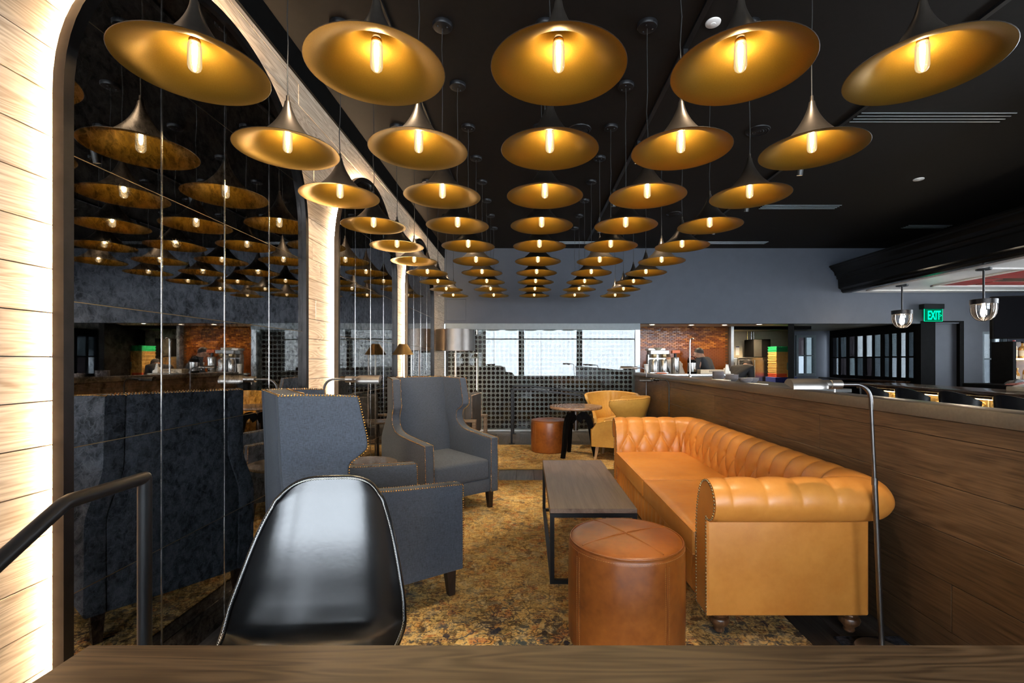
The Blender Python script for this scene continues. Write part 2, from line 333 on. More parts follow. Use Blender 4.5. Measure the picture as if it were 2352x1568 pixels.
# ------------------------------------------------------------------ mesh helpers
class MB:
    def __init__(s): s.v = []; s.f = []
    def add(s, vs, fs, M=None):
        o = len(s.v)
        s.v += [tuple(M @ Vector(p)) for p in vs] if M is not None else [tuple(p) for p in vs]
        s.f += [tuple(i + o for i in f) for f in fs]; return s
    def box(s, a, b, M=None):
        (x0, y0, z0), (x1, y1, z1) = a, b
        return s.add([(x0, y0, z0), (x1, y0, z0), (x1, y1, z0), (x0, y1, z0), (x0, y0, z1), (x1, y0, z1), (x1, y1, z1), (x0, y1, z1)],
                     [(3, 2, 1, 0), (4, 5, 6, 7), (0, 1, 5, 4), (1, 2, 6, 5), (2, 3, 7, 6), (3, 0, 4, 7)], M)
    def rbox(s, a, b, r=0.01, seg=2, M=None):
        bm = bmesh.new(); bmesh.ops.create_cube(bm, size=1.0)
        c = [(p + q) / 2 for p, q in zip(a, b)]; d = [abs(q - p) for p, q in zip(a, b)]
        for v in bm.verts: v.co = Vector((c[0] + v.co.x * d[0], c[1] + v.co.y * d[1], c[2] + v.co.z * d[2]))
        bmesh.ops.bevel(bm, geom=bm.edges[:], offset=min(r, min(d) * 0.49), segments=seg, profile=0.5, affect='EDGES')
        bm.verts.index_update()
        s.add([v.co[:] for v in bm.verts], [[v.index for v in f.verts] for f in bm.faces], M); bm.free(); return s
    def taper(s, a, b, wa, wb, M=None):       # square bar from a to b
        return s.tube([a, b], [wa, wb], 4, M, PI / 4)
    def tube(s, pts, r, seg=8, M=None, rot=0.0, cap=True, closed=False):
        pts = [Vector(p) for p in pts]; n = len(pts)
        rs = r if isinstance(r, (list, tuple)) else [r] * n
        vs = []; fs = []; up = None
        for i, p in enumerate(pts):
            if closed: d = pts[(i + 1) % n] - pts[i - 1]
            else: d = pts[min(i + 1, n - 1)] - pts[max(i - 1, 0)]
            d.normalize()
            if up is None:
                up = Vector((0, 0, 1)) if abs(d.z) < 0.9 else Vector((1, 0, 0))
            sd = d.cross(up)
            if sd.length < 1e-5: sd = d.cross(Vector((0, 1, 0)))
            sd.normalize(); up = sd.cross(d).normalized()
            for k in range(seg):
                a = rot + 2 * PI * k / seg
                vs.append(p + (sd * math.cos(a) + up * math.sin(a)) * rs[i])
        m = n if closed else n - 1
        for i in range(m):
            j = (i + 1) % n
            for k in range(seg):
                fs.append((i * seg + k, j * seg + k, j * seg + (k + 1) % seg, i * seg + (k + 1) % seg)[::-1])
        if cap and not closed:
            fs.append(tuple(range(seg))); fs.append(tuple(range((n - 1) * seg, n * seg))[::-1])
        return s.add(vs, fs, M)
    def lathe(s, prof, seg=24, M=None, cap0=False, cap1=False):
        vs = []; fs = []
        for r, z in prof:
            for k in range(seg):
                a = 2 * PI * k / seg; vs.append((r * math.cos(a), r * math.sin(a), z))
        for i in range(len(prof) - 1):
            for k in range(seg):
                fs.append((i * seg + k, i * seg + (k + 1) % seg, (i + 1) * seg + (k + 1) % seg, (i + 1) * seg + k))
        if cap0: fs.append(tuple(range(seg))[::-1])
        if cap1: fs.append(tuple(range((len(prof) - 1) * seg, len(prof) * seg)))
        return s.add(vs, fs, M)
    def prism(s, poly, axis, a, b, M=None):    # poly of 2D points extruded along axis from a to b
        n = len(poly)
        def mk(p, t):
            q = [0, 0, 0]; o = [i for i in range(3) if i != axis]; q[o[0]] = p[0]; q[o[1]] = p[1]; q[axis] = t; return tuple(q)
        vs = [mk(p, a) for p in poly] + [mk(p, b) for p in poly]
        fs = [tuple(range(n)), tuple(range(n, 2 * n))[::-1]] + [(i, i + n, (i + 1) % n + n, (i + 1) % n) for i in range(n)]
        return s.add(vs, fs, M)
    def grid(s, fn, nu, nv, M=None, wrapu=False, wrapv=False):
        vs = [fn(i, j) for i in range(nu) for j in range(nv)]; fs = []
        for i in range(nu if wrapu else nu - 1):
            for j in range(nv if wrapv else nv - 1):
                i2 = (i + 1) % nu; j2 = (j + 1) % nv
                fs.append((i * nv + j, i2 * nv + j, i2 * nv + j2, i * nv + j2))
        return s.add(vs, fs, M)
    def ball(s, c, r, seg=8, rings=5, M=None, sz=1.0):
        pr = [(max(1e-4, r * math.sin(PI * i / rings)), -r * sz * math.cos(PI * i / rings)) for i in range(rings + 1)]
        T = Matrix.Translation(c); return s.lathe(pr, seg, (M @ T) if M is not None else T)
    def mesh(s, name, mat, smooth=35):
        me = bpy.data.meshes.new(name); me.from_pydata(s.v, [], s.f); me.validate(); 
        bm = bmesh.new(); bm.from_mesh(me); bmesh.ops.recalc_face_normals(bm, faces=bm.faces[:]); bm.to_mesh(me); bm.free()
        if mat: me.materials.append(MATS[mat])
        if smooth:
            me.polygons.foreach_set('use_smooth', [True] * len(me.polygons)); me.set_sharp_from_angle(angle=math.radians(smooth))
        me.update(); return me
    def build(s, name, mat, parent=None, loc=None, rz=0, smooth=35, kind=None, label=None):
        return put(name, s.mesh(name, mat, smooth), parent, loc, rz, kind, label)
def put(name, me, parent=None, loc=None, rz=0, kind=None, label=None):
    o = bpy.data.objects.new(name, me); COL.objects.link(o)
    if parent is not None: o.parent = parent
    if loc is not None: o.location = loc
    if rz: o.rotation_euler = (0, 0, rz)
    if kind: o['kind'] = kind
    if label: o['label'] = label
    return o
def tag(o, label, cat, group=None):
    o['label'] = label; o['category'] = cat
    if group: o['group'] = group
    return o
def thing(name, label, cat, loc=(0, 0, 0), rz=0, group=None):
    o = bpy.data.objects.new(name, None); COL.objects.link(o); o.empty_display_size = 0.05
    o.location = loc; o.rotation_euler = (0, 0, rz); return tag(o, label, cat, group)
KIDS = {}
def copy_tree(o, parent=None, kids=None):
    c = o.copy(); COL.objects.link(c)
    if parent is not None: c.parent = parent
    for ch in (kids if kids is not None else [x for x in o.children]): copy_tree(ch, c)
    return c
def struct(o, label=None):
    o['kind'] = 'structure'
    if label: o['label'] = label
    return o
def T(x, y, z): return Matrix.Translation((x, y, z))
def R(a, ax): return Matrix.Rotation(a, 4, ax)
def spline(pts, n=8, closed=False):
    P = [Vector(p) for p in pts]; out = []; N = len(P)
    for i in range(N if closed else N - 1):
        p1 = P[i]; p2 = P[(i + 1) % N]
        p0 = P[i - 1] if (closed or i > 0) else p1; p3 = P[(i + 2) % N] if (closed or i < N - 2) else p2
        for k in range(n):
            t = k / n
            out.append(0.5 * ((2 * p1) + (p2 - p0) * t + (2 * p0 - 5 * p1 + 4 * p2 - p3) * t * t + (3 * p1 - p0 - 3 * p2 + p3) * t ** 3))
    if not closed: out.append(P[-1])
    return out
def resample(pts, step):
    P = [Vector(p) for p in pts]; out = [P[0].copy()]; acc = 0
    for a, b in zip(P, P[1:]):
        L = (b - a).length
        if L < 1e-9: continue
        d = step - acc
        while d <= L:
            out.append(a.lerp(b, d / L)); d += step
        acc = (acc + L) % step
    return out
def nails(pts, step, r, normal_fn=None):
    m = MB()
    for p in resample(pts, step): m.ball(p, r, 6, 4)
    return m
ORD = ['first', 'second', 'third', 'fourth', 'fifth', 'sixth', 'seventh', 'eighth', 'ninth', 'tenth', 'eleventh', 'twelfth', 'thirteenth', 'fourteenth', 'fifteenth', 'sixteenth', 'seventeenth', 'eighteenth', 'nineteenth', 'twentieth']

# ================================================================== THE ROOM
XL, XR, YB, ZC = -1.60, 1.84, 9.03, 3.526
# floor: planks in the lounge, plain boards elsewhere
fl = struct(MB().box((-3.6, -4.0, -0.12), (10.2, 12.4, -0.012)).build('floor', 'floor_oak', smooth=0), 'dark oak floor')
pw = 0.21
pm = MB().rbox((0.0015, -0.9, -0.012), (pw - 0.0015, 0.9, 0.0), 0.002, 1).mesh('plank', 'floor_oak', 0)
for c in range(17):
    x = XL + c * pw; off = random.uniform(-0.9, 0.9)
    y = -1.2 + off
    while y < YB + 0.9:
        if y + 0.9 <= YB + 0.85 and y > 0.2:
            o = put('plank', pm, fl, (x, y, 0.0)); o.scale = (1, 0.999, 1)
        y += 1.8
struct(MB().box((-3.6, -4.0, ZC), (10.2, YB + 0.16, ZC + 0.12)).build('ceiling', 'ceiling_paint', smooth=0), 'dark brown painted ceiling')

# left wall: cedar boards around three arched openings
MIR = [(1.560, 3.310), (3.830, 5.580), (6.040, 7.790)]
SPR = 2.260
wl = struct(MB().box((XL - 0.20, 0.35, 0), (XL - 0.03, YB + 0.1, ZC)).build('wall_left', 'dark_plaster', smooth=0), 'wall of pale weathered cedar boards')
def arch_half(z, m):          # half width of the opening at height z
    R_ = (m[1] - m[0]) / 2 - 0.05
    if z <= SPR: return R_
    d = R_ * R_ - (z - SPR) ** 2
    return math.sqrt(d) if d > 0 else 0.0
def board(y0, y1, z0, z1, left_m=None, right_m=None):
    # left_m: arch that bounds the low-y end, right_m: arch that bounds the high-y end
    n = 7; lo = []; hi = []
    for k in range(n):
        z = z0 + (z1 - z0) * k / (n - 1)
        a = y0; b = y1
        if left_m: a = (left_m[0] + left_m[1]) / 2 + arch_half(z, left_m)
        if right_m: b = (right_m[0] + right_m[1]) / 2 - arch_half(z, right_m)
        lo.append((a, z)); hi.append((b, z))
    yc = (lo[0][0] + hi[0][0]) / 2; zc = (z0 + z1) / 2
    poly = [(p[0] - yc, p[1] - zc) for p in lo] + [(p[0] - yc, p[1] - zc) for p in reversed(hi)]
    m = MB().prism(poly, 0, -0.02, random.uniform(-0.0025, 0.0015))
    m.build('board', 'cedar', wl, (XL, yc, zc), smooth=0)
PH = 0.148
zs = []
zz = 1.373 - 8 * PH
while zz > 0.02: zz -= PH
zs = [max(0.0, zz)]
while zs[-1] + PH < 3.30: zs.append(zs[-1] + PH if zs[-1] > 0 else zz + PH)
zs.append(3.335)
for i in range(len(zs) - 1):
    a, b = zs[i] + 0.002, zs[i + 1] - 0.002
    if b - a < 0.02: continue
    spans = []      # solid intervals at this row
    cur = 0.36; cm = None
    for m in MIR:
        if min(arch_half(a, m), arch_half(b, m)) > 0.08:
            spans.append((cur, m[0], cm, m)); cur = m[1]; cm = m
        elif arch_half(a, m) > 0.0:        # crown of the arch inside this row: split at the middle
            yc = (m[0] + m[1]) / 2
            spans.append((cur, yc, cm, None)); spans.append((yc, yc, None, None)); cur = yc; cm = None
    spans.append((cur, YB, cm, None))
    for (p, q, lm, rm) in spans:
        if q - p < 0.05: continue
        cuts = [p]
        if q - p > 1.1:
            t = p + random.uniform(0.5, 1.5)
            while t < q - 0.4: cuts.append(t); t += random.uniform(1.0, 2.0)
        elif q - p > 0.45 and random.random() < 0.35: cuts.append(p + (q - p) * random.uniform(0.35, 0.65))
        cuts.append(q)
        for k in range(len(cuts) - 1):
            board(cuts[k] + 0.001, cuts[k + 1] - 0.001, a, b, lm if k == 0 else None, rm if k == len(cuts) - 2 else None)
struct(MB().box((XL - 0.03, 0.35, 3.338), (XL + 0.012, YB, ZC - 0.001)).build('trim_1', 'black_paint', smooth=0), 'black trim under the ceiling edge')
struct(MB().box((XL - 0.03, 0.2, 0), (XL + 0.02, 0.352, ZC)).build('trim_2', 'cedar', smooth=0), 'end board of the cedar wall')
# shell behind the camera
struct(MB().box((-3.7, -4.0, 0), (-3.5, 0.30, ZC)).build('wall_entry', 'blue_paint', smooth=0), 'slate blue side wall by the entrance')
struct(MB().box((-3.7, 0.2, 0), (XL - 0.03, 0.34, ZC)).build('wall_return', 'blue_paint', smooth=0), 'slate blue return wall')
ww = MB().box((-3.6, -3.8, 0), (10.2, -3.6, 0.6)).box((-3.6, -3.8, 3.1), (10.2, -3.6, ZC)).box((-3.6, -3.8, 0.6), (-2.9, -3.6, 3.1)).box((8.1, -3.8, 0.6), (10.2, -3.6, 3.1))
struct(ww.build('wall_front', 'blue_paint', smooth=0), 'front wall with the street windows')
bays = [(-2.9, -0.35), (-0.2, 2.35), (2.5, 5.05), (5.2, 8.1)]
for k in range(3): struct(MB().box((bays[k][1], -3.8, 0.6), (bays[k + 1][0], -3.6, 3.1)).build('trim_%d' % (k + 3), 'black_paint', smooth=0))
for k, (a, b) in enumerate(bays):
    wn = struct(MB().box((a, -3.76, 0.6), (b, -3.66, 0.66)).box((a, -3.76, 3.04), (b, -3.66, 3.1)).box((a, -3.76, 0.6), (a + 0.05, -3.66, 3.1))
                .box((b - 0.05, -3.76, 0.6), (b, -3.66, 3.1)).box((a, -3.74, 2.33), (b, -3.68, 2.39)).build('window_%d' % (k + 1), 'black_metal', smooth=0), 'street window with a black frame')
    for (z0, z1) in ((0.66, 2.33), (2.39, 3.04)):
        MB().box((a + 0.05, -3.715, z0), (b - 0.05, -3.709, z1)).build('pane', 'glass_clear', wn, smooth=0)
struct(MB().box((10.0, -4.0, 0), (10.2, 0.5, ZC)).box((10.0, 8.3, 0), (10.2, YB + 0.16, ZC)).box((10.0, 0.5, 0), (10.2, 8.3, 0.8)).box((10.0, 0.5, 2.7), (10.2, 8.3, ZC)).build('wall_right', 'blue_paint', smooth=0), 'slate blue wall behind the bar')

w5 = MB().box((10.06, 0.5, 0.8), (10.14, 8.3, 0.86)).box((10.06, 0.5, 2.64), (10.14, 8.3, 2.7))
for k in range(7): w5.box((10.06, 0.5 + k * 1.2917, 0.86), (10.14, 0.55 + k * 1.2917, 2.64))
w5 = struct(w5.build('window_5', 'black_metal', smooth=0), 'street window on the bar side')
for k in range(6): MB().box((10.1, 0.55 + k * 1.2917, 0.86), (10.106, 0.5 + (k + 1) * 1.2917, 2.64)).build('pane', 'glass_clear', w5, smooth=0)
# back wall with its openings
ZH = 2.075
bw = MB().box((XL - 0.2, YB, ZH), (10.2, YB + 0.16, ZC)).box((XL - 0.2, YB, 0), (XL - 0.02, YB + 0.16, ZH))
bw.box((7.86, YB + 0.06, 0), (8.33, YB + 0.16, ZH)).box((8.41, YB, 0), (8.78, YB + 0.16, ZH)).box((9.26, YB, 0), (10.2, YB + 0.16, ZH))
bw.box((8.78, YB, 0), (9.26, YB + 0.16, 0.88)).box((8.78, YB, 1.92), (9.26, YB + 0.16, ZH))
struct(bw.build('wall_back', 'blue_paint', smooth=0), 'slate blue back wall')
struct(MB().box((7.58, YB - 0.01, 0), (7.86, YB + 0.15, ZH + 0.05)).box((8.33, YB - 0.01, 0), (8.41, YB + 0.15, ZH + 0.05)).box((7.86, YB - 0.01, ZH + 0.02), (8.33, YB + 0.05, ZH + 0.05)).build('trim_6', 'black_paint', smooth=0), 'black door casing')
struct(MB().rbox((-1.56, YB - 0.012, 2.13), (-1.18, YB, 2.54), 0.004, 1).build('trim_7', 'blue_paint'), 'flush access panel in the blue wall')

# back kitchen and corridor shell
struct(MB().box((1.7, YB + 0.16, ZH + 0.035), (7.75, 12.4, ZH + 0.1)).build('ceiling_kitchen', 'cream_paint', smooth=0), 'low kitchen ceiling')
struct(MB().box((4.47, 12.0, 0), (6.75, 12.1, ZH + 0.1)).box((4.40, 10.36, 0), (4.47, 12.1, ZH + 0.1)).build('wall_kitchen', 'cream_paint', smooth=0), 'cream kitchen wall')
struct(MB().box((4.44, 10.2, 0.0), (4.50, 10.42, ZH + 0.03)).build('trim_8', 'aluminium', smooth=0), 'metal corner trim at the end of the brick')
struct(MB().box((4.5, 10.22, ZH - 0.03), (6.2, 10.42, ZH + 0.035)).build('trim_9', 'black_paint', smooth=0), 'black header over the kitchen door')
dv = MB().prism([(5.03, YB + 0.001), (5.14, YB + 0.001), (6.73, 11.8), (6.86, 12.1), (6.73, 12.1)], 2, 0, ZH + 0.1)
struct(dv.build('wall_divider', 'black_paint', smooth=0), 'black wall between kitchen and corridor')
struct(MB().box((6.72, 11.8, 0), (6.75, 11.95, ZH + 0.1)).box((7.25, 11.8, 0), (7.75, 11.95, ZH + 0.1)).box((6.75, 11.8, 0), (7.25, 11.95, 0.98)).box((6.75, 11.8, 2.0), (7.25, 11.95, ZH + 0.1))
       .build('wall_corridor', 'blue_paint', smooth=0), 'blue wall at the end of the corridor')
struct(MB().box((7.62, YB + 0.16, 0), (7.75, 11.95, 0.96)).box((7.62, YB + 0.16, 1.99), (7.75, 11.95, ZH + 0.1)).box((7.62, 11.74, 0.96), (7.75, 11.95, 1.99))
       .build('wall_windows', 'black_paint', smooth=0), 'black wall around the folding windows')
struct(MB().rbox((7.30, 9.3, 0.915), (7.62, 11.75, 0.955), 0.006, 2).build('trim_10', 'bar_wood', smooth=30), 'dark glossy ledge below the folding windows')
# brick wall of the kitchen
BW = struct(MB().box((1.8, 10.325, 0), (4.44, 10.45, ZH + 0.04)).build('wall_brick', 'grout', smooth=0), 'amber glazed brick wall')
bh, bl = 0.033, 0.098
bm_ = MB().rbox((-bl / 2 + 0.002, -0.012, -bh / 2 + 0.0018), (bl / 2 - 0.002, 0.012, bh / 2 - 0.0018), 0.003, 1).mesh('brick', 'glazed_brick', 30)
rest = MB(); cnt = 0
cells = []
r = 0; z = ZH + 0.035 - bh / 2
while z > 0.05:
    x = 2.40 + (bl / 2 if r % 2 else 0)
    while x < 4.39: cells.append((x, z)); x += bl
    z -= bh; r += 1
vis = [c for c in cells if c[1] > 1.30 and c[0] > 2.45][:300]; vs_ = set(vis)
for (x, z) in vis:
    o = put('brick', bm_, BW, (x, 10.318, z)); o.rotation_euler = (random.uniform(-.02, .02), 0, random.uniform(-.012, .012))
for (x, z) in cells:
    if (x, z) not in vs_: rest.box((x - bl / 2 + 0.002, 10.306, z - bh / 2 + 0.0018), (x + bl / 2 - 0.002, 10.33, z + bh / 2 - 0.0018))
rest.build('brick_remainder', 'glazed_brick', BW, smooth=0, kind='stuff')

# half wall between lounge and bar
hw = struct(MB().box((XR + 0.015, 0.3, 0), (1.95, 8.02, 1.1)).build('wall_half', 'dark_plaster', smooth=0), 'half wall clad in dark oak boards')
hz = [0.0, 0.18, 0.389, 0.599, 0.809, 1.02, 1.098]
for i in range(6):
    y = 0.3; first = True
    fixed = {4: [2.95, 4.6, 6.4], 1: [2.03, 4.0, 6.2], 3: [4.3, 6.5], 2: [1.1, 3.3, 5.6, 7.0], 5: [3.8, 6.1], 0: [2.6, 5.0]}[i]
    ys = [0.3] + fixed + [8.02]
    for a, b in zip(ys, ys[1:]):
        dx = random.uniform(0, 0.002)
        MB().rbox((0, -(b - a) / 2 + 0.001, hz[i] + 0.001), (0.016, (b - a) / 2 - 0.001, hz[i + 1] - 0.001), 0.0015, 1).build('board', 'oak_panel', hw, (XR - dx, (a + b) / 2, 0), smooth=0)
MB().rbox((XR - 0.02, 0.3, 1.10), (1.97, 8.05, 1.162), 0.004, 2).build('cap', 'taupe_cap', hw, smooth=30, label='taupe stone-coloured cap on the half wall')

# ================================================================== ARCHED MIRRORS
def arched_mirror(idx, m, label):
    y0, y1 = m; yc = (y0 + y1) / 2; Ro = (y1 - y0) / 2; fw = 0.036
    t = thing('arched_mirror', label, 'mirror', (XL, yc, 0.0), 0, 'arched mirrors')
    def loop(Rr, n=40):
        pts = [(-Rr, 0.0), (-Rr, SPR)]
        pts += [(Rr * math.cos(a), SPR + Rr * math.sin(a)) for a in [PI - PI * k / n for k in range(1, n)]]
        return pts + [(Rr, SPR), (Rr, 0.0)]
    def band(Ra, Rb, xa, xb):
        A = loop(Ra); B = loop(Rb); n = len(A); mb = MB()
        vs = [(xa, p[0], p[1]) for p in A] + [(xa, p[0], p[1]) for p in B] + [(xb, p[0], p[1]) for p in A] + [(xb, p[0], p[1]) for p in B]
        fs = []
        for i in range(n - 1):
            fs += [(2 * n + i, 2 * n + i + 1, 3 * n + i + 1, 3 * n + i), (i, n + i, n + i + 1, i + 1), (i, i + 1, 2 * n + i + 1, 2 * n + i), (n + i, 3 * n + i, 3 * n + i + 1, n + i + 1)]
        for i in (0, n - 1): fs.append((i, n + i, 3 * n + i, 2 * n + i))
        return mb.add(vs, fs)
    band(Ro - fw, Ro, 0.018, 0.056).build('frame', 'frame_metal', t, smooth=40)
    # led strip tucked under the frame
    A = loop(Ro - 0.026); n = len(A)
    MB().add([(0.001, p[0], p[1]) for p in A] + [(0.017, p[0], p[1]) for p in A], [(i, i + 1, n + i + 1, n + i) for i in range(n - 1)]).build('led_strip', 'led_warm', t, smooth=40, label='warm light strip behind the frame')
    # backing
    Bk = loop(Ro - 0.028); 
    MB().prism(Bk, 0, -0.02, 0.0205).build('backing', 'black_paint', t, smooth=0)
    Ri = Ro - fw; cols = [-Ri + 2 * Ri * k / 4 for k in range(5)]
    rows = [0.0, 0.553, 1.059, 1.564, 2.069, 2.575, 3.3]
    g = 0.002
    def top(y): return SPR + math.sqrt(max(0, Ri * Ri - y * y))
    for c in range(4):
        for r in range(6):
            a, b = cols[c] + g, cols[c + 1] - g; z0, z1 = rows[r] + g, rows[r + 1] - g
            ys = [a + (b - a) * k / 12 for k in range(13)]
            tp = [min(z1, top(y)) for y in ys]
            if max(tp) < z0 + 0.02: continue
            pts = [(y, tz) for y, tz in zip(ys, tp) if tz > z0 + 0.001]
            if len(pts) < 2: continue
            cy, cz = (a + b) / 2, (z0 + z1) / 2
            poly = [(pts[0][0] - cy, z0 - cz)] + [(p[0] - cy, p[1] - cz) for p in pts] + [(pts[-1][0] - cy, z0 - cz)]
            if all(abs(tz - z1) < 1e-6 for tz in tp): poly = [(a - cy, z0 - cz), (a - cy, z1 - cz), (b - cy, z1 - cz), (b - cy, z0 - cz)]
            o = MB().prism(poly, 0, 0.0, 0.006).build('mirror_panel', 'antique_mirror', t, (0.0215, cy, cz), smooth=0)
            o.rotation_euler = (0, random.uniform(-0.0015, 0.0015), random.uniform(-0.0022, 0.0022))
    for c in (1, 2, 3):
        MB().box((0.024, cols[c] - 0.0035, 0.0), (0.0295, cols[c] + 0.0035, top(cols[c]) - 0.002)).build('seam_strip', 'silver_edge', t, smooth=0)
    for r in range(1, 6):
        d = Ri if rows[r] <= SPR else math.sqrt(Ri * Ri - (rows[r] - SPR) ** 2)
        MB().box((0.0272, -d + 0.004, rows[r] - 0.0014), (0.0282, d - 0.004, rows[r] + 0.0014)).build('seam_line', 'antique_brass', t, smooth=0)
    return t
arched_mirror(0, MIR[0], 'tall arched antiqued mirror beside the foreground handrail')
arched_mirror(1, MIR[1], 'arched antiqued mirror in the middle, behind the wingback chair')
arched_mirror(2, MIR[2], 'arched antiqued mirror beside the drum floor lamp')

# ================================================================== WINE WALL
wc = thing('wine_cabinet', 'glass-fronted wine cabinet built into the blue back wall', 'cabinet', (0.235, YB, 0))
cx = 0.235; X0, X1 = -1.575, 2.115
def lx(x): return x - cx
MB().rbox((lx(X0), -0.045, 1.955), (lx(2.17), 0.03, ZH + 0.0), 0.003, 1).build('header', 'header_metal', wc)
MB().rbox((lx(X0), -0.02, 0.0), (lx(X1), 0.03, 0.035), 0.003, 1).build('sill', 'aluminium', wc)
MB().rbox((lx(2.075), -0.03, 0.0), (lx(2.17), 0.16, 1.955), 0.003, 1).build('jamb', 'aluminium', wc)
MB().rbox((lx(X0), -0.02, 0.0), (lx(X0) + 0.03, 0.16, 1.955), 0.003, 1).build('jamb', 'black_metal', wc)
for k in range(4):
    a = X0 + 0.03 + k * (2.045 - X0) / 4; b = a + (2.045 - X0) / 4 - 0.004
    MB().box((lx(a), 0.0, 0.035), (lx(b), 0.006, 1.955)).build('pane', 'glass_wine', wc, smooth=0)
MB().box((lx(X0), 0.13, 0.0), (lx(2.075), 0.15, 1.96)).build('rack', 'rack_grey', wc, smooth=0)
MB().box((lx(X0), 0.15, -0.001), (lx(2.17), 0.9, 0.0)).box((lx(X0) - 0.02, 0.16, 0), (lx(X0), 0.9, ZH)).box((lx(X0), 0.9, 0), (lx(2.17), 0.95, ZH)).build('body', 'black_paint', wc, smooth=0)
PB = 0.0862; bot = MB().lathe([(0.001, 0.014), (0.011, 0.013), (0.021, 0.004), (0.028, 0.0), (0.033, 0.004), (0.0345, 0.012), (0.0345, 0.05)], 14, R(-PI / 2, 'X') @ T(0, 0, 0))
bme = bot.mesh('wine_bottle', 'bottle_dark', 40)
spots = []
ncol = 42; nrow = 22
for r in range(nrow):
    for c in range(ncol):
        spots.append((r, c, -1.525 + c * PB, 0.075 + r * 0.0868))
def shown(x, z, r, c):
    return -0.75 < x < 0.95 and 0.40 < z < 1.10
pick = [s for s in spots if shown(s[2], s[3], s[0], s[1])]
extra = [s for s in spots if not shown(*(s[2], s[3], s[0], s[1])) and s[2] > 1.55 and s[3] > 0.7]
pick = (pick + extra)[:300]; ps = set((s[0], s[1]) for s in pick); rest = MB()
def nth(n):
    n += 1; return '%d%s' % (n, 'th' if 10 <= n % 100 <= 20 else {1: 'st', 2: 'nd', 3: 'rd'}.get(n % 10, 'th'))
for (r, c, x, z) in spots:
    if (r, c) in ps:
        o = put('wine_bottle', bme, None, (x, YB + 0.108, z))
        tag(o, 'wine bottle base in the %s row up, %s column from the mirrors' % (nth(r), nth(c)), 'bottle', 'wine bottles in the cabinet rack')
    else: rest.add(bot.v, bot.f, T(x, YB + 0.108, z))
o = rest.build('wine_bottle_remainder', 'bottle_dark', None, smooth=40, kind='stuff')
tag(o, 'further dark wine bottle bases racked around the cabinet edges', 'bottles')

# ================================================================== RUGS
def rug(name, label, mat, x0, x1, y0, y1, binding=None):
    cx, cy = (x0 + x1) / 2, (y0 + y1) / 2; t = thing(name, label, 'rug', (cx, cy, 0.0))
    MB().rbox((x0 - cx, y0 - cy, 0.001), (x1 - cx, y1 - cy, 0.010), 0.003, 1).build('pile', mat, t)
    if binding:
        m = MB(); h = 0.012
        m.rbox((x0 - cx, y0 - cy - 0.012, 0.0), (x1 - cx, y0 - cy + 0.004, h), 0.003, 1).rbox((x0 - cx, y1 - cy - 0.004, 0.0), (x1 - cx, y1 - cy + 0.012, h), 0.003, 1)
        m.build('binding', binding, t)
    return t
rug('area_rug', 'worn gold and blue oriental rug under the sofa and coffee table', 'rug_wool', -1.30, 1.36, 1.10, 5.30, None)
rug('area_rug', 'gold bound oriental rug under the round bistro table', 'rug_wool_far', -1.2, 1.72, 5.86, 7.50, 'rug_binding')
rug('area_rug', 'dark blue rug corner by the foot of the half wall', 'rug_navy', 1.50, 1.82, 0.6, 2.30, None)

# ================================================================== TRUMPET PENDANTS
S = 0.659; RIM_Z = 1.36 + 1.603 * S; TIP = 0.37 * S; RR = 0.3705 * S
def shade_profile(off=0.0, n=22):
    pr = []
    r0 = 0.014
    for k in range(n + 1):
        a = (PI / 2) * k / n
        q = math.sin(a); r = r0 + (RR - r0) * (0.66 * (1 - math.cos(a)) + 0.34 * q ** 1.3); z = TIP - TIP * q
        pr.append((max(0.004, r - off * math.cos(a)), z - off * math.sin(a) * 0.9))
    return pr
pr_o = shade_profile(0.0); pr_i = shade_profile(0.0022)
pr_o2 = [(0.0075, TIP + 0.03), (0.009, TIP + 0.002)] + pr_o + [(RR + 0.001, -0.0012), (RR - 0.001, -0.0024)]
sh_o = MB().lathe(pr_o2, 56).mesh('shade', 'shade_black', 50)
sh_i = MB().lathe(pr_i, 56).mesh('lining', 'shade_gold', 60)
bz = -0.012
fil = MB().lathe([(0.002, bz + 0.040), (0.006, bz + 0.046), (0.0085, bz + 0.06), (0.0085, bz + 0.098), (0.004, bz + 0.108)], 8, None, True, True).mesh('filament', 'filament', 40)
glb = MB().lathe([(0.0005, bz), (0.011, bz + 0.002), (0.019, bz + 0.009), (0.0225, bz + 0.020), (0.0225, bz + 0.095), (0.017, bz + 0.112), (0.014, bz + 0.128)], 16).mesh('bulb', 'bulb_glass', 60)
skt = MB().lathe([(0.0005, 0.108), (0.0165, 0.108), (0.019, 0.104), (0.019, 0.097), (0.0165, 0.092), (0.012, 0.092)], 16).mesh('socket', 'brass', 40)
CH = ZC - RIM_Z
cnp = MB().lathe([(0.0005, CH - 0.030), (0.040, CH - 0.030), (0.060, CH - 0.026), (0.064, CH - 0.018), (0.064, CH - 0.0005)], 24, None, False, True)
for k in range(3): cnp.ball((0.035 * math.cos(k * 2.1), 0.035 * math.sin(k * 2.1), CH - 0.031), 0.006, 8, 4)
cnp = cnp.mesh('canopy', 'black_metal', 40)
crds = []
for k in range(4):
    crds.append(MB().tube([(0.004 * math.sin(3 * j + k) * (1 if 0 < j < 6 else 0), 0.004 * math.cos(2 * j + k * 2) * (1 if 0 < j < 6 else 0), TIP + 0.02 + (CH - 0.03 - TIP - 0.02) * j / 6) for j in range(7)], 0.0028, 6).mesh('cord', 'cord', 60))
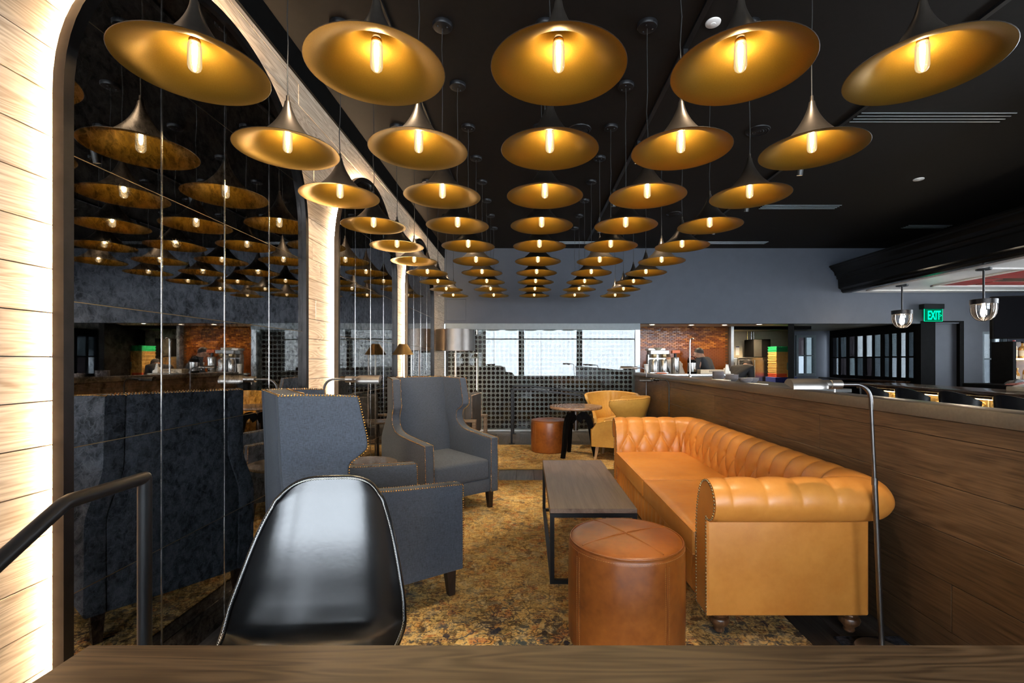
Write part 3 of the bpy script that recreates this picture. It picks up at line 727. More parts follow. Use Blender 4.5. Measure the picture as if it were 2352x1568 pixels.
for rr in range(10):
    for cc in range(5):
        X = 0.172 * S + (cc - 2) * S; Y = (2.575 + rr) * S
        t = thing('pendant_lamp', 'black trumpet pendant with gold lining, %s from the mirrors in the %s row' % (ORD[cc], ORD[rr]), 'pendant lamp', (X, Y, RIM_Z), random.uniform(0, 6), 'trumpet pendant lamps')
        put('shade', sh_o, t); put('lining', sh_i, t); put('socket', skt, t)
        b = put('bulb', glb, t); put('filament', fil, b)
        put('cord', crds[(rr * 3 + cc) % 4], t); put('canopy', cnp, t)

# ================================================================== CEILING FITTINGS
def track(x, y0, y1, label):
    t = thing('light_track', label, 'track', (x, (y0 + y1) / 2, ZC)); L = (y1 - y0) / 2
    MB().box((-0.018, -L, -0.022), (0.018, L, -0.0005)).build('rail', 'black_metal', t, smooth=0)
track(-0.89, 0.6, 8.4, 'black ceiling track between the mirrors and the second pendant column')
track(1.09, 0.6, 8.4, 'black ceiling track beside the fourth pendant column')
track(2.865, 0.6, 8.4, 'black ceiling track over the passage beyond the half wall')
def head(x, y, lit, label):
    t = thing('track_spotlight', label, 'spotlight', (x, y, ZC - 0.022), 0, 'track spotlights')
    MB().box((-0.016, -0.03, -0.035), (0.016, 0.03, 0.0)).build('adapter', 'black_metal', t, smooth=0)
    MB().tube([(0, 0, -0.035), (0, 0, -0.075)], 0.006, 8).build('stem', 'black_metal', t)
    M = T(0, 0, -0.075) @ R(0.25, 'X')
    MB().lathe([(0.0005, 0.0), (0.028, 0.0), (0.031, -0.004), (0.031, -0.125), (0.028, -0.125), (0.027, -0.118)], 20, M).build('body', 'grey_black', t)
    MB().lathe([(0.0005, -0.1185), (0.027, -0.1185)], 20, M).build('lens', 'spot_lens' if lit else 'screen_black', t)
    if lit:
        l = bpy.data.lights.new('spot', 'SPOT'); l.energy = 170; l.color = (1.0, 0.80, 0.56); l.spot_size = 1.5; l.spot_blend = 0.7; l.shadow_soft_size = 0.03
        o = bpy.data.objects.new('spot', l); COL.objects.link(o); o.parent = t; o.location = (0, 0.033, -0.205); o.rotation_euler = (0.25, 0, 0)
for (x, y, lit, w_) in [(1.09, 2.0, 1, 'between the first and second pendant rows'), (1.09, 3.25, 0, 'between the third and fourth pendant rows'), (1.09, 4.6, 1, 'above the far end of the sofa'),
                        (1.09, 5.9, 0, 'above the gap between the two rugs'), (1.09, 7.1, 1, 'above the far rug'),
                        (2.865, 4.9, 1, 'above the plates behind the half wall'), (2.865, 6.1, 0, 'above the middle of the passage'), (2.865, 7.2, 1, 'near the kitchen opening'),
                        (-0.89, 2.1, 1, 'nearest the foreground chair'), (-0.89, 4.75, 1, 'above the far wingback chair'), (-0.89, 6.9, 1, 'above the wood-framed armchair')]:
    head(x, y, lit, 'cylinder track spotlight %s' % w_)
def disc(name, x, y, r, mat, label, cat):
    t = thing(name, label, cat, (x, y, ZC))
    MB().lathe([(0.0005, -0.014), (r * 0.8, -0.013), (r * 0.97, -0.008), (r, -0.0005)], 28, None, False, True).build('cover', mat, t)
    if name == 'ceiling_speaker':
        m = MB()
        for k in range(1, 5): m.lathe([(r * k / 5, -0.0142), (r * k / 5 + 0.004, -0.017), (r * k / 5 + 0.008, -0.0138)], 28)
        m.build('grille', 'black_metal', t)
    else: MB().lathe([(0.0005, -0.018), (r * 0.35, -0.017), (r * 0.4, -0.0135)], 20).build('boss', mat, t)
disc('smoke_detector', 1.19, 3.0, 0.048, 'white_paint', 'white ceiling disc above the right end of the first pendant row', 'detector')
disc('smoke_detector', 4.67, 5.59, 0.056, 'white_paint', 'white ceiling disc above the bar stools', 'detector')
disc('ceiling_speaker', 2.17, 4.41, 0.11, 'black_metal', 'round black ceiling speaker outside the pendant grid', 'speaker')
disc('ceiling_speaker', 0.49, 4.39, 0.11, 'black_metal', 'round black ceiling speaker between the pendant columns', 'speaker')
disc('ceiling_speaker', 2.16, 6.9, 0.11, 'black_metal', 'round black ceiling speaker near the kitchen', 'speaker')
def slot(x0, x1, y, label):
    t = thing('slot_diffuser', label, 'vent', ((x0 + x1) / 2, y, ZC), 0, 'linear slot diffusers'); h = (x1 - x0) / 2
    for k in range(4): MB().box((-h, -0.075 + k * 0.05 - 0.004, -0.006), (h, -0.075 + k * 0.05 + 0.004, -0.0005)).build('slat', 'aluminium', t, smooth=0)
    MB().box((-h, -0.075, -0.002), (h, 0.075, -0.0003)).build('backing', 'black_paint', t, smooth=0)
slot(2.92, 4.28, 4.17, 'long slot diffuser in the ceiling nearest the camera')
slot(3.30, 4.38, 6.60, 'slot diffuser in the ceiling, second from the camera')
slot(3.03, 4.39, 8.60, 'slot diffuser in the ceiling beside the back wall, over the kitchen')
slot(0.5, 1.9, 8.60, 'slot diffuser in the ceiling behind the farthest pendants')
slot(6.10, 6.80, 7.57, 'slot diffuser above the bar canopy')

# ================================================================== CHESTERFIELD SOFA
def smooth01_(x, a, b):
    f = min(1, max(0, (x - a) / (b - a))); return f * f * (3 - 2 * f)
def sofa():
    ox, oy = 1.30, 3.525
    t = thing('chesterfield_sofa', 'caramel leather chesterfield sofa with rolled arms and button-tufted back', 'sofa', (ox, oy, 0.0095))
    Ya, Yb, Xb, fx, rc = 2.45 - oy, 4.60 - oy, 1.53 - ox, 0.885 - ox, 0.05
    path = []; ds = 0.008
    def seg(p, q, n):
        L = math.hypot(q[0] - p[0], q[1] - p[1]); k = max(2, int(L / ds))
        for i in range(k): f = i / k; path.append(((p[0] + (q[0] - p[0]) * f, p[1] + (q[1] - p[1]) * f), n))
    def arc(c, a0, a1):
        k = 22
        for i in range(k):
            a = a0 + (a1 - a0) * i / k; ca, sa = math.cos(a), math.sin(a); kk = (abs(ca) ** 6 + abs(sa) ** 6) ** (-1 / 6); path.append(((c[0] + rc * ca, c[1] + rc * sa), (ca * kk, sa * kk)))
    seg((fx, Ya), (Xb - rc, Ya), (0, -1)); arc((Xb - rc, Ya + rc), -PI / 2, 0)
    seg((Xb, Ya + rc), (Xb, Yb - rc), (1, 0)); arc((Xb - rc, Yb - rc), 0, PI / 2)
    seg((Xb - rc, Yb), (fx, Yb), (0, 1)); path.append(((fx, Yb), (0, 1)))
    prof = spline([(0.0, 0.36), (0.0, 0.47), (0.010, 0.57), (0.032, 0.655), (0.075, 0.735), (0.155, 0.772), (0.232, 0.742), (0.264, 0.670), (0.238, 0.600), (0.190, 0.572), (0.145, 0.578)], 10)
    prof = [(p[0], p[1]) for p in [Vector((a[0], a[1], 0)) for a in prof]]
    tl = [0.0]
    for a, b in zip(prof, prof[1:]): tl.append(tl[-1] + math.hypot(b[0] - a[0], b[1] - a[1]))
    nrm = []
    for i in range(len(prof)):
        a = prof[max(0, i - 1)]; b = prof[min(len(prof) - 1, i + 1)]; d = math.hypot(b[0] - a[0], b[1] - a[1]) or 1
        nrm.append((-(b[1] - a[1]) / d, (b[0] - a[0]) / d))
    # arc length on the mid-radius, arm joints aligned with pleats
    sl = [0.0]
    for a, b in zip(path, path[1:]):
        pa = (a[0][0] + a[1][0] * 0.1, a[0][1] + a[1][1] * 0.1); pb = (b[0][0] + b[1][0] * 0.1, b[0][1] + b[1][1] * 0.1)
        sl.append(sl[-1] + math.hypot(pb[0] - pa[0], pb[1] - pa[1]))
    ps, pt, t0 = 0.162, 0.30, 0.120
    t1 = t0 + pt / 2
    def disp(s, tt):
        a = s / ps + (tt - t0) / pt; b = s / ps - (tt - t0) / pt
        dia = (abs(math.sin(PI * a)) * abs(math.sin(PI * b))) ** 0.30
        pl = abs(math.cos(PI * s / ps)) ** 0.32
        w_ = smooth01_(tt, t1 - 0.004, t1 + 0.03)
        end = 1.0 - smooth01_(tt, 0.56, 0.72)
        soft = 1.0 - 0.45 * smooth01_(tt, t1 + 0.10, t1 + 0.22)
        d = (1 - w_) * (dia * 0.030 - 0.014) + w_ * end * soft * (pl * 0.026 - 0.011)
        k = round(s / ps - 0.5) + 0.5; q = ((s - k * ps) / 0.020) ** 2 + ((tt - t1) / 0.020) ** 2
        k0 = round(s / ps); q0 = ((s - k0 * ps) / 0.020) ** 2 + ((tt - t0) / 0.020) ** 2
        return d - 0.010 * math.exp(-q) - 0.010 * math.exp(-q0)
    def fn(i, j):
        (p, n) = path[i]; s = sl[i]; d = disp(s, tl[j])
        e = min(s, sl[-1] - s)              # draw the upholstery in at the scroll fronts
        d *= min(1, e / 0.06)
        nn = prof[j][0] + nrm[j][0] * d; z = prof[j][1] + nrm[j][1] * d
        return (p[0] + n[0] * nn, p[1] + n[1] * nn, z)
    up = MB().grid(fn, len(path), len(prof))
    up.build('tufted_upholstery', 'caramel', t, smooth=75)
    # outside panels under the roll
    po = 0.150
    out = MB()
    y0, y1, x1 = Ya - po, Yb + po, Xb + po
    out.rbox((fx, y0, 0.095), (x1, Ya - 0.06, 0.60), 0.012, 3).rbox((Xb + 0.06, Ya - 0.08, 0.0955), (x1 - 0.0005, Yb + 0.08, 0.60), 0.012, 3).rbox((fx, Yb + 0.06, 0.095), (x1, y1, 0.60), 0.012, 3)
    out.build('outer_panel', 'caramel', t, smooth=40)
    # scroll fronts with nails
    for (yy, sg) in ((Ya, -1), (Yb, 1)):
        pl = [(yy + sg * p[0], p[1]) for p in prof] + [(yy + sg * po, 0.10), (yy, 0.10)]
        pf = MB().prism([(q[0], q[1]) for q in pl], 0, fx - 0.004, fx + 0.02).build('scroll_front', 'caramel', t, smooth=30)
        cyc, czc = yy + sg * 0.10, 0.45
        for inset in (0.012,):
            loop = [Vector((fx - 0.005, q[0] + (cyc - q[0]) * 0.10, q[1] + (0.66 - q[1]) * 0.07 if q[1] > 0.5 else q[1])) for q in pl]
            loop.append(loop[0].copy())
            nails(loop, 0.0165, 0.0060).build('nail_trim', 'antique_brass', pf, smooth=60, kind='stuff', label='row of brass nailheads')
    # seat frame, tufted rail, cushions
    MB().rbox((fx + 0.02, Ya, 0.095), (Xb, Yb, 0.33), 0.01, 2).build('seat_frame', 'caramel', t, smooth=40)
    def rail(i, j):
        s = (Yb - Ya) * i / 160; z = 0.095 + 0.215 * j / 12
        d = (abs(math.sin(PI * s / 0.105)) ** 0.35) * 0.016 * math.sin(PI * min(1, max(0, j / 12))) ** 0.4
        return (fx + 0.022 - d, Ya + s, z)
    MB().grid(rail, 161, 13).build('front_rail', 'caramel', t, smooth=75, label='vertically pleated front rail')
    ym = (Ya + Yb) / 2
    for (a, b) in ((Ya + 0.006, ym - 0.003), (ym + 0.003, Yb - 0.006)):
        def top(i, j, a=a, b=b):
            u = i / 30; v = j / 30
            e = (4 * u * (1 - u)) ** 0.35 * (4 * v * (1 - v)) ** 0.35
            return (fx - 0.012 + (Xb + 0.01 - fx + 0.012) * u, a + (b - a) * v, 0.452 + 0.028 * e)
        c = MB().grid(top, 31, 31).rbox((fx - 0.018, a, 0.325), (Xb + 0.01, b, 0.458), 0.018, 3).build('seat_cushion', 'caramel', t, smooth=60)
        for z in (0.452, 0.335):
            q = 0.006
            loop = [(fx - 0.014, a + q, z), (fx - 0.014, b - q, z), (Xb - 0.03, b - q, z), (Xb - 0.03, a + q, z)]
            MB().tube(loop, 0.0055, 6, closed=True).build('piping', 'caramel', c, smooth=60)
    # buttons on the inner faces
    bt = MB().ball((0, 0, 0), 0.0085, 8, 5).mesh('button', 'caramel', 60)
    import bisect
    for ti, tt in enumerate((t0, t1)):
        k = 0
        while True:
            s = (k + (0.5 if ti == 1 else 0.0)) * ps; k += 1
            if s > sl[-1] - 0.08: break
            if s < 0.08: continue
            i = min(len(path) - 1, bisect.bisect(sl, s)); j = min(range(len(tl)), key=lambda q: abs(tl[q] - tt))
            put('button', bt, t, fn(i, j))
    ft = [(0.020, 0.0), (0.026, 0.008), (0.024, 0.020), (0.030, 0.030), (0.046, 0.046), (0.051, 0.060), (0.046, 0.074), (0.034, 0.080), (0.040, 0.086), (0.040, 0.094), (0.034, 0.098)]
    fm = MB().lathe(ft, 20, None, True, True).mesh('bun_foot', 'walnut', 40)
    for x in (fx + 0.075, x1 - 0.07):
        for y in (y0 + 0.045, y1 - 0.06): put('bun_foot', fm, t, (x, y, 0.0))
    return t
sofa()

# ================================================================== OTTOMANS
def ottoman(x, y, r, h, rz, label):
    t = thing('ottoman', label, 'ottoman', (x, y, 0.0102), rz, 'round cognac leather ottomans')
    pr = [(0.0005, 0.0), (r - 0.012, 0.0), (r - 0.003, 0.006), (r, 0.02), (r + 0.003, h * 0.5), (r, h - 0.035), (r - 0.005, h - 0.014), (r - 0.018, h - 0.003), (r - 0.035, h + 0.001)]
    b = MB().lathe(pr + [(r * 0.7, h + 0.008), (r * 0.35, h + 0.012), (0.0005, h + 0.013)], 64).build('body', 'cognac', t, smooth=50)
    def domz(q): return h + 0.0135 - 0.0125 * (q / (r - 0.035)) ** 2 if q < r - 0.035 else h - 0.001
    for k in range(2):
        a = k * PI / 2; m = MB()
        pts = [((r - 0.022) * f * math.cos(a), (r - 0.022) * f * math.sin(a), domz(abs((r - 0.022) * f)) + 0.001) for f in [i / 12 - 1 for i in range(25)]]
        m.tube(pts, 0.0032, 6)
        m.build('top_seam', 'cognac', t, smooth=60)
    m = MB().tube([((r - 0.008) * math.cos(2 * PI * k / 64), (r - 0.008) * math.sin(2 * PI * k / 64), h - 0.008) for k in range(64)], 0.0048, 6, closed=True)
    m.build('welt', 'cognac', t, smooth=60)
    for k in range(4):
        a = k * PI / 2
        MB().tube([((r + 0.0025 * math.sin(PI * f)) * math.cos(a), (r + 0.0025 * math.sin(PI * f)) * math.sin(a), 0.01 + (h - 0.04) * f) for f in [i / 8 for i in range(9)]], 0.003, 6).build('side_seam', 'cognac', t, smooth=60)
    st = MB()
    for k in range(4):
        a0 = k * PI / 2
        for off in (-0.010, 0.010):
            a = a0 + off / r
            for i in range(int((h - 0.06) / 0.009)):
                z = 0.02 + i * 0.009; rr_ = r + 0.0028 * math.sin(PI * z / h)
                st.box((-0.0006, -0.0005, -0.0028), (0.0012, 0.0005, 0.0028), T(rr_ * math.cos(a), rr_ * math.sin(a), z) @ R(a, 'Z'))
            for i in range(int((r - 0.05) / 0.009)):
                q = 0.02 + i * 0.009
                st.box((-0.0028, -0.0005, -0.0005), (0.0028, 0.0005, 0.001), T(q * math.cos(a0) - off * math.sin(a0), q * math.sin(a0) + off * math.cos(a0), domz(q) + 0.0003) @ R(a0, 'Z'))
    for i in range(150):
        a = 2 * PI * i / 150
        st.box((-0.0006, -0.0035, -0.0005), (0.0012, 0.0035, 0.0006), T((r - 0.001) * math.cos(a), (r - 0.001) * math.sin(a), h - 0.026) @ R(a, 'Z'))
    st.build('stitching', 'thread_tan', t, smooth=0, kind='stuff')
    return t
ottoman(0.481, 2.29, 0.277, 0.495, math.radians(-62), 'large cognac leather ottoman in front of the coffee table')
ottoman(0.33, 7.04, 0.272, 0.47, math.radians(-50), 'cognac leather ottoman beside the round bistro table')

# ================================================================== COFFEE TABLE
def coffee_table():
    x0, x1, y0, y1, h = 0.138, 0.665, 2.83, 4.22, 0.455; cx, cy = (x0 + x1) / 2, (y0 + y1) / 2
    t = thing('coffee_table', 'low rectangular coffee table with dark wood top and black metal frame', 'coffee table', (cx, cy, 0.0102))
    a, b = (x1 - x0) / 2, (y1 - y0) / 2; q = 0.013
    MB().rbox((-a, -b, h - 0.028), (a, b, h), 0.002, 1).build('top', 'coffee_wood', t)
    for sx in (-1, 1):
        for sy in (-1, 1):
            MB().box((sx * (a - q) - q, sy * (b - q) - q, 0.0), (sx * (a - q) + q, sy * (b - q) + q, h - 0.029)).build('leg', 'black_metal', t, smooth=0)
    for z in (0.012, h - 0.042):
        for sx in (-1, 1): MB().box((sx * (a - q) - q, -b + 2 * q, z - 0.012), (sx * (a - q) + q, b - 2 * q, z + 0.012)).build('frame_bar', 'black_metal', t, smooth=0)
        for sy in (-1, 1): MB().box((-a + 2 * q, sy * (b - q) - q, z - 0.012), (a - 2 * q, sy * (b - q) + q, z + 0.012)).build('frame_bar', 'black_metal', t, smooth=0)
coffee_table()

# ================================================================== WINGBACK CHAIRS
def wing_chair(x, y, rz, label):
    t = thing('wingback_chair', label, 'armchair', (x, y, 0.0102), rz, 'slate tweed wingback chairs')
    W = 0.37; th = 0.085
    def yo(px, z):               # outer half width: wings splay forward, arms run straight
        k = smooth01_(z, 0.58, 0.86); f = min(1, max(0, (px + 0.53) / 0.37))
        return (1 - k) * W + k * (0.302 + 0.105 * f)
    outl = [(-0.500, 0.155), (-0.508, 0.55), (-0.535, 1.185)]
    top_ = [(-0.535, 1.185), (-0.44, 1.186), (-0.32, 1.182), (-0.195, 1.174)]
    wing = spline([(-0.195, 1.174, 0), (-0.172, 1.06, 0), (-0.150, 0.930, 0), (-0.180, 0.885, 0), (-0.228, 0.845, 0), (-0.233, 0.785, 0), (-0.195, 0.725, 0), (-0.11, 0.686, 0), (0.03, 0.668, 0), (0.20, 0.656, 0), (0.40, 0.643, 0)], 5)
    front = [(0.40, 0.643), (0.405, 0.40), (0.405, 0.155)]
    edge = [(p[0], p[1]) for p in top_] + [(p[0], p[1]) for p in wing[1:]] + front[1:]
    poly = outl[:-1] + edge
    for sg in (-1, 1):
        bm = bmesh.new()
        n = len(poly)
        ya, yb = sg * (W - th), sg * W
        va = [bm.verts.new((p[0], ya, p[1])) for p in poly]; vb = [bm.verts.new((p[0], yb, p[1])) for p in poly]
        bm.faces.new(va); bm.faces.new(vb[::-1])
        for i in range(n): bm.faces.new((va[i], vb[i], vb[(i + 1) % n], va[(i + 1) % n]))
        bmesh.ops.recalc_face_normals(bm, faces=bm.faces[:])
        ed = [e for e in bm.edges if abs(e.verts[0].co.y - e.verts[1].co.y) < 1e-6]
        bk_e = [e for e in ed if all(v.co.x < -0.49 and abs(v.co.y - yb) < 1e-6 for v in e.verts) and abs(e.verts[0].co.z - e.verts[1].co.z) > 0.1]
        bmesh.ops.bevel(bm, geom=[e for e in ed if e not in bk_e], offset=0.012, segments=3, profile=0.5, affect='EDGES', clamp_overlap=True)
        bk_e = [e for e in bm.edges if all(v.co.x < -0.49 and abs(abs(v.co.y) - W) < 1e-4 for v in e.verts) and abs(e.verts[0].co.z - e.verts[1].co.z) > 0.1]
        if bk_e: bmesh.ops.bevel(bm, geom=bk_e, offset=0.045, segments=6, profile=0.5, affect='EDGES', clamp_overlap=True)
        for k in range(1, 12):
            bmesh.ops.bisect_plane(bm, geom=bm.verts[:] + bm.edges[:] + bm.faces[:], plane_co=(0, 0, 0.56 + 0.03 * k), plane_no=(0, 0, 1))
        for k in range(5):
            bmesh.ops.bisect_plane(bm, geom=bm.verts[:] + bm.edges[:] + bm.faces[:], plane_co=(-0.45 + 0.08 * k, 0, 0), plane_no=(1, 0, 0))
        for v in bm.verts: v.co.y += sg * (yo(v.co.x, v.co.z) - W)
        m = MB(); bm.verts.index_update(); m.add([v.co[:] for v in bm.verts], [[v.index for v in f.verts] for f in bm.faces]); bm.free()
        sp = m.build('side', 'slate_tweed', t, smooth=50)
        pts_o = [Vector((p[0], sg * (yo(p[0], p[1]) - 0.004), p[1] - 0.004)) for p in edge]; pts_i = [Vector((p[0], sg * (yo(p[0], p[1]) - th + 0.004), p[1] - 0.004)) for p in edge]
        nm = MB()
        for pts in (pts_o, pts_i):
            for p in resample(pts, 0.0135): nm.ball(p + Vector((0.002, 0, 0.002)), 0.0046, 6, 4)
        nm.build('nail_trim', 'nail_brass', sp, smooth=60, kind='stuff', label='row of brass nailheads')
    # back between the wings
    bk = MB(); NZ = 25
    def xo(z): return -0.498 - 0.037 * max(0, (z - 0.155) / 1.03)
    def bo(i, j):
        u = i / 16 * 2 - 1; z = 0.155 + (1.184 - 0.155) * j / (NZ - 1); h = yo(-0.5, z) - 0.05
        return (xo(z) - 0.004 + 0.02 * abs(u) ** 6, u * h, z)
    def bf(i, j):
        u = i / 16 * 2 - 1; v = j / (NZ - 1); z = 0.155 + (1.184 - 0.155) * v; h = yo(-0.38, z) - th + 0.006
        x0 = -0.32 - 0.095 * max(0, (z - 0.40) / 0.78)
        return (x0 + 0.030 * (1 - u * u) ** 0.5 * math.sin(PI * (0.12 + 0.82 * v)), u * h, z)
    bk.grid(bo, 17, NZ).grid(bf, 17, NZ)
    bk.grid(lambda a, b: (bo(a, NZ - 1), bf(a, NZ - 1))[b], 17, 2)
    b = bk.build('backrest', 'slate_tweed', t, smooth=50)
    nm = MB()
    for (px, q) in ((-0.415, yo(-0.415, 1.18) - th), (-0.532, yo(-0.53, 1.18) - 0.01)):
        for p in resample([Vector((px, -q, 1.186)), Vector((px, q, 1.186))], 0.0135): nm.ball(p, 0.0046, 6, 4)
    nm.build('nail_trim', 'nail_brass', b, smooth=60, kind='stuff', label='row of brass nailheads')
    iw = W - th
    MB().rbox((-0.36, -iw + 0.004, 0.275), (0.398, iw - 0.004, 0.452), 0.03, 4).build('seat_cushion', 'slate_tweed', t, smooth=50)
    MB().rbox((-0.42, -iw, 0.155), (0.385, iw, 0.272), 0.008, 2).build('seat_rail', 'slate_tweed', t, smooth=40)
    for sx, sy in ((1, 1), (1, -1), (-1, 1), (-1, -1)):
        xx = 0.345 if sx > 0 else -0.43
        MB().taper((xx + sx * 0.01, sy * (W - 0.06), 0.0), (xx, sy * (W - 0.06), 0.158), 0.026, 0.040).build('leg', 'espresso', t, smooth=0)
    return t
wing_chair(-0.911, 2.751, math.radians(36), 'slate tweed wingback chair seen from behind, nearest the camera')
wing_chair(-0.81, 4.40, math.radians(-50.7), 'slate tweed wingback chair with its seat facing the camera')

# ================================================================== SIDE TABLES
def side_table(x, y, r, h, label, topmat='stone_top'):
    t = thing('side_table', label, 'side table', (x, y, 0.0102))
    MB().lathe([(0.0005, h - 0.022), (r - 0.006, h - 0.022), (r, h - 0.016), (r, h - 0.005), (r - 0.004, h), (0.0005, h)], 40).build('top', topmat, t, smooth=40)
    MB().tube([(0, 0, 0.012), (0, 0, h - 0.022)], 0.016, 12).build('stem', 'black_metal', t)
    MB().lathe([(0.0005, 0.0), (r * 0.62, 0.0), (r * 0.62, 0.008), (0.03, 0.014), (0.0005, 0.016)], 32).build('base', 'black_metal', t)
    return t
side_table(-1.27, 3.62, 0.26, 0.56, 'small round stone-topped table between the wingback chairs')
side_table(-1.24, 5.98, 0.18, 0.58, 'small round side table beside the wood-framed armchair')

# ================================================================== PHARMACY LAMPS
def pharmacy_lamp(x, y, h, reach, dirx, label, mat='brushed_nickel', lean=0.0, tilt=0.0):
    pm_ = 'gunmetal' if mat == 'brushed_nickel' else mat
    t = thing('pharmacy_lamp', label, 'floor lamp', (x, y, 0.0102), 0, 'pharmacy floor lamps')
    MB().lathe([(0.0005, 0.0), (0.105, 0.0), (0.108, 0.006), (0.104, 0.014), (0.02, 0.018), (0.014, 0.03)], 32).build('base', mat, t)
    MB().tube([(0, 0, 0.015), (lean * 0.6, 0, h * 0.64)], 0.0115, 12).build('pole', pm_, t)
    MB().tube([(lean * 0.6, 0, h * 0.64 - 0.02), (lean * 0.6, 0, h * 0.64 + 0.012)], 0.0128, 12).build('collar', pm_, t)
    c = [Vector((lean * 0.6, 0, h * 0.64)), Vector((lean * 0.93, 0, h - 0.075))]
    rr = 0.07
    for k in range(1, 9):
        a = PI / 2 * k / 8
        c.append(Vector((lean * 0.95 + dirx * rr * (1 - math.cos(a)), 0, h - 0.075 + rr * math.sin(a))))
    ex = lean * 0.95 + dirx * (rr + reach)
    c.append(Vector((ex, 0, h - 0.005)))
    MB().tube(c, 0.0085, 12).build('arm', pm_, t)
    zz = h - 0.005
    kx = ex + dirx * 0.085
    hd = MB().tube([(ex, 0, zz), (ex + dirx * 0.002, 0, zz), (ex + dirx * 0.05, 0, zz), (ex + dirx * 0.052, 0, zz), (ex + dirx * 0.055, 0, zz), (kx, 0, zz)], [0.018, 0.021, 0.021, 0.019, 0.021, 0.021], 24).build('lamp_socket', mat, t, smooth=40)
    MB().tube([(ex + dirx * 0.03, 0, zz - 0.018), (ex + dirx * 0.03, 0, zz - 0.036)], 0.004, 8).build('switch', mat, hd)
    # half-cylinder hood
    L = 0.165; Rr = 0.042; n = 18
    M = T(kx, 0, zz) @ R(tilt, 'X')
    def hood(i, j):
        a = math.radians(8) + math.radians(164) * j / n; f = i / 8
        q = Rr * (0.74 + 0.26 * min(1, f / 0.12))
        return (dirx * L * f - dirx * 0.01, q * math.cos(a), q * math.sin(a) * 0.95 - 0.014)
    hm = MB().grid(hood, 9, n + 1, M)
    def hood2(i, j):
        p = hood(i, j); return (p[0], p[1] * 0.955, (p[2] + 0.012) * 0.955 - 0.012)
    hm.grid(hood2, 9, n + 1, M)
    for i in (8,):
        vs = [hood(i, j) for j in range(n + 1)]; hm.add(vs, [tuple(range(n + 1))], M)
    hm.build('shade', mat, t, smooth=40)
    return t
pharmacy_lamp(1.635, 2.16, 1.245, 0.065, -1, 'brushed nickel pharmacy floor lamp standing at the near end of the sofa', 'brushed_nickel', -0.055, 0.3)
pharmacy_lamp(-1.41, 3.25, 1.225, 0.08, 1, 'brushed nickel pharmacy floor lamp behind the near wingback chair', 'brushed_nickel', 0, 0.5)
pharmacy_lamp(1.715, 6.75, 1.25, 0.06, -1, 'nickel pharmacy floor lamp behind the mustard chairs', 'brushed_nickel')
pharmacy_lamp(1.70, 5.62, 1.13, 0.05, -1, 'low dark pharmacy lamp with tilted hood at the far end of the sofa', 'dark_bronze', 0, 0.5)

# cone lamp and drum lamp
t = thing('floor_lamp', 'slim floor lamp with brass cone shade in front of the mirrors', 'floor lamp', (-1.415, 5.34, 0))
MB().lathe([(0.0005, 0.0), (0.11, 0.0), (0.112, 0.006), (0.02, 0.016), (0.012, 0.03)], 28).build('base', 'antique_brass', t)
MB().tube([(0, 0, 0.015), (0, 0, 1.47)], 0.009, 12).build('pole', 'brushed_nickel', t)
MB().tube([(0.09, 0.02, 0.6), (0.09, 0.02, 1.44)], 0.006, 10).tube([(0, 0, 0.6), (0.09, 0.02, 0.6)], 0.005, 8).build('guide_rod', 'brushed_nickel', t)
MB().lathe([(0.040, 1.548), (0.044, 1.55), (0.122, 1.428), (0.119, 1.427), (0.041, 1.546)], 36).build('shade', 'antique_brass', t, smooth=30)
t = thing('floor_lamp', 'tall floor lamp with wide pewter drum shade by the wine cabinet', 'floor lamp', (-1.255, 8.2, 0))
MB().lathe([(0.0005, 0.0), (0.15, 0.0), (0.152, 0.008), (0.03, 0.02), (0.012, 0.04)], 32).build('base', 'brushed_nickel', t)
MB().tube([(0, 0, 0.02), (0, 0, 1.60)], 0.017, 14).build('pole', 'brushed_nickel', t)
MB().lathe([(0.334, 1.90), (0.338, 1.90), (0.340, 1.53), (0.336, 1.53), (0.334, 1.90)], 48).tube([(-0.33, 0, 1.62), (0.33, 0, 1.62)], 0.004, 6).build('shade', 'pewter', t, smooth=40)

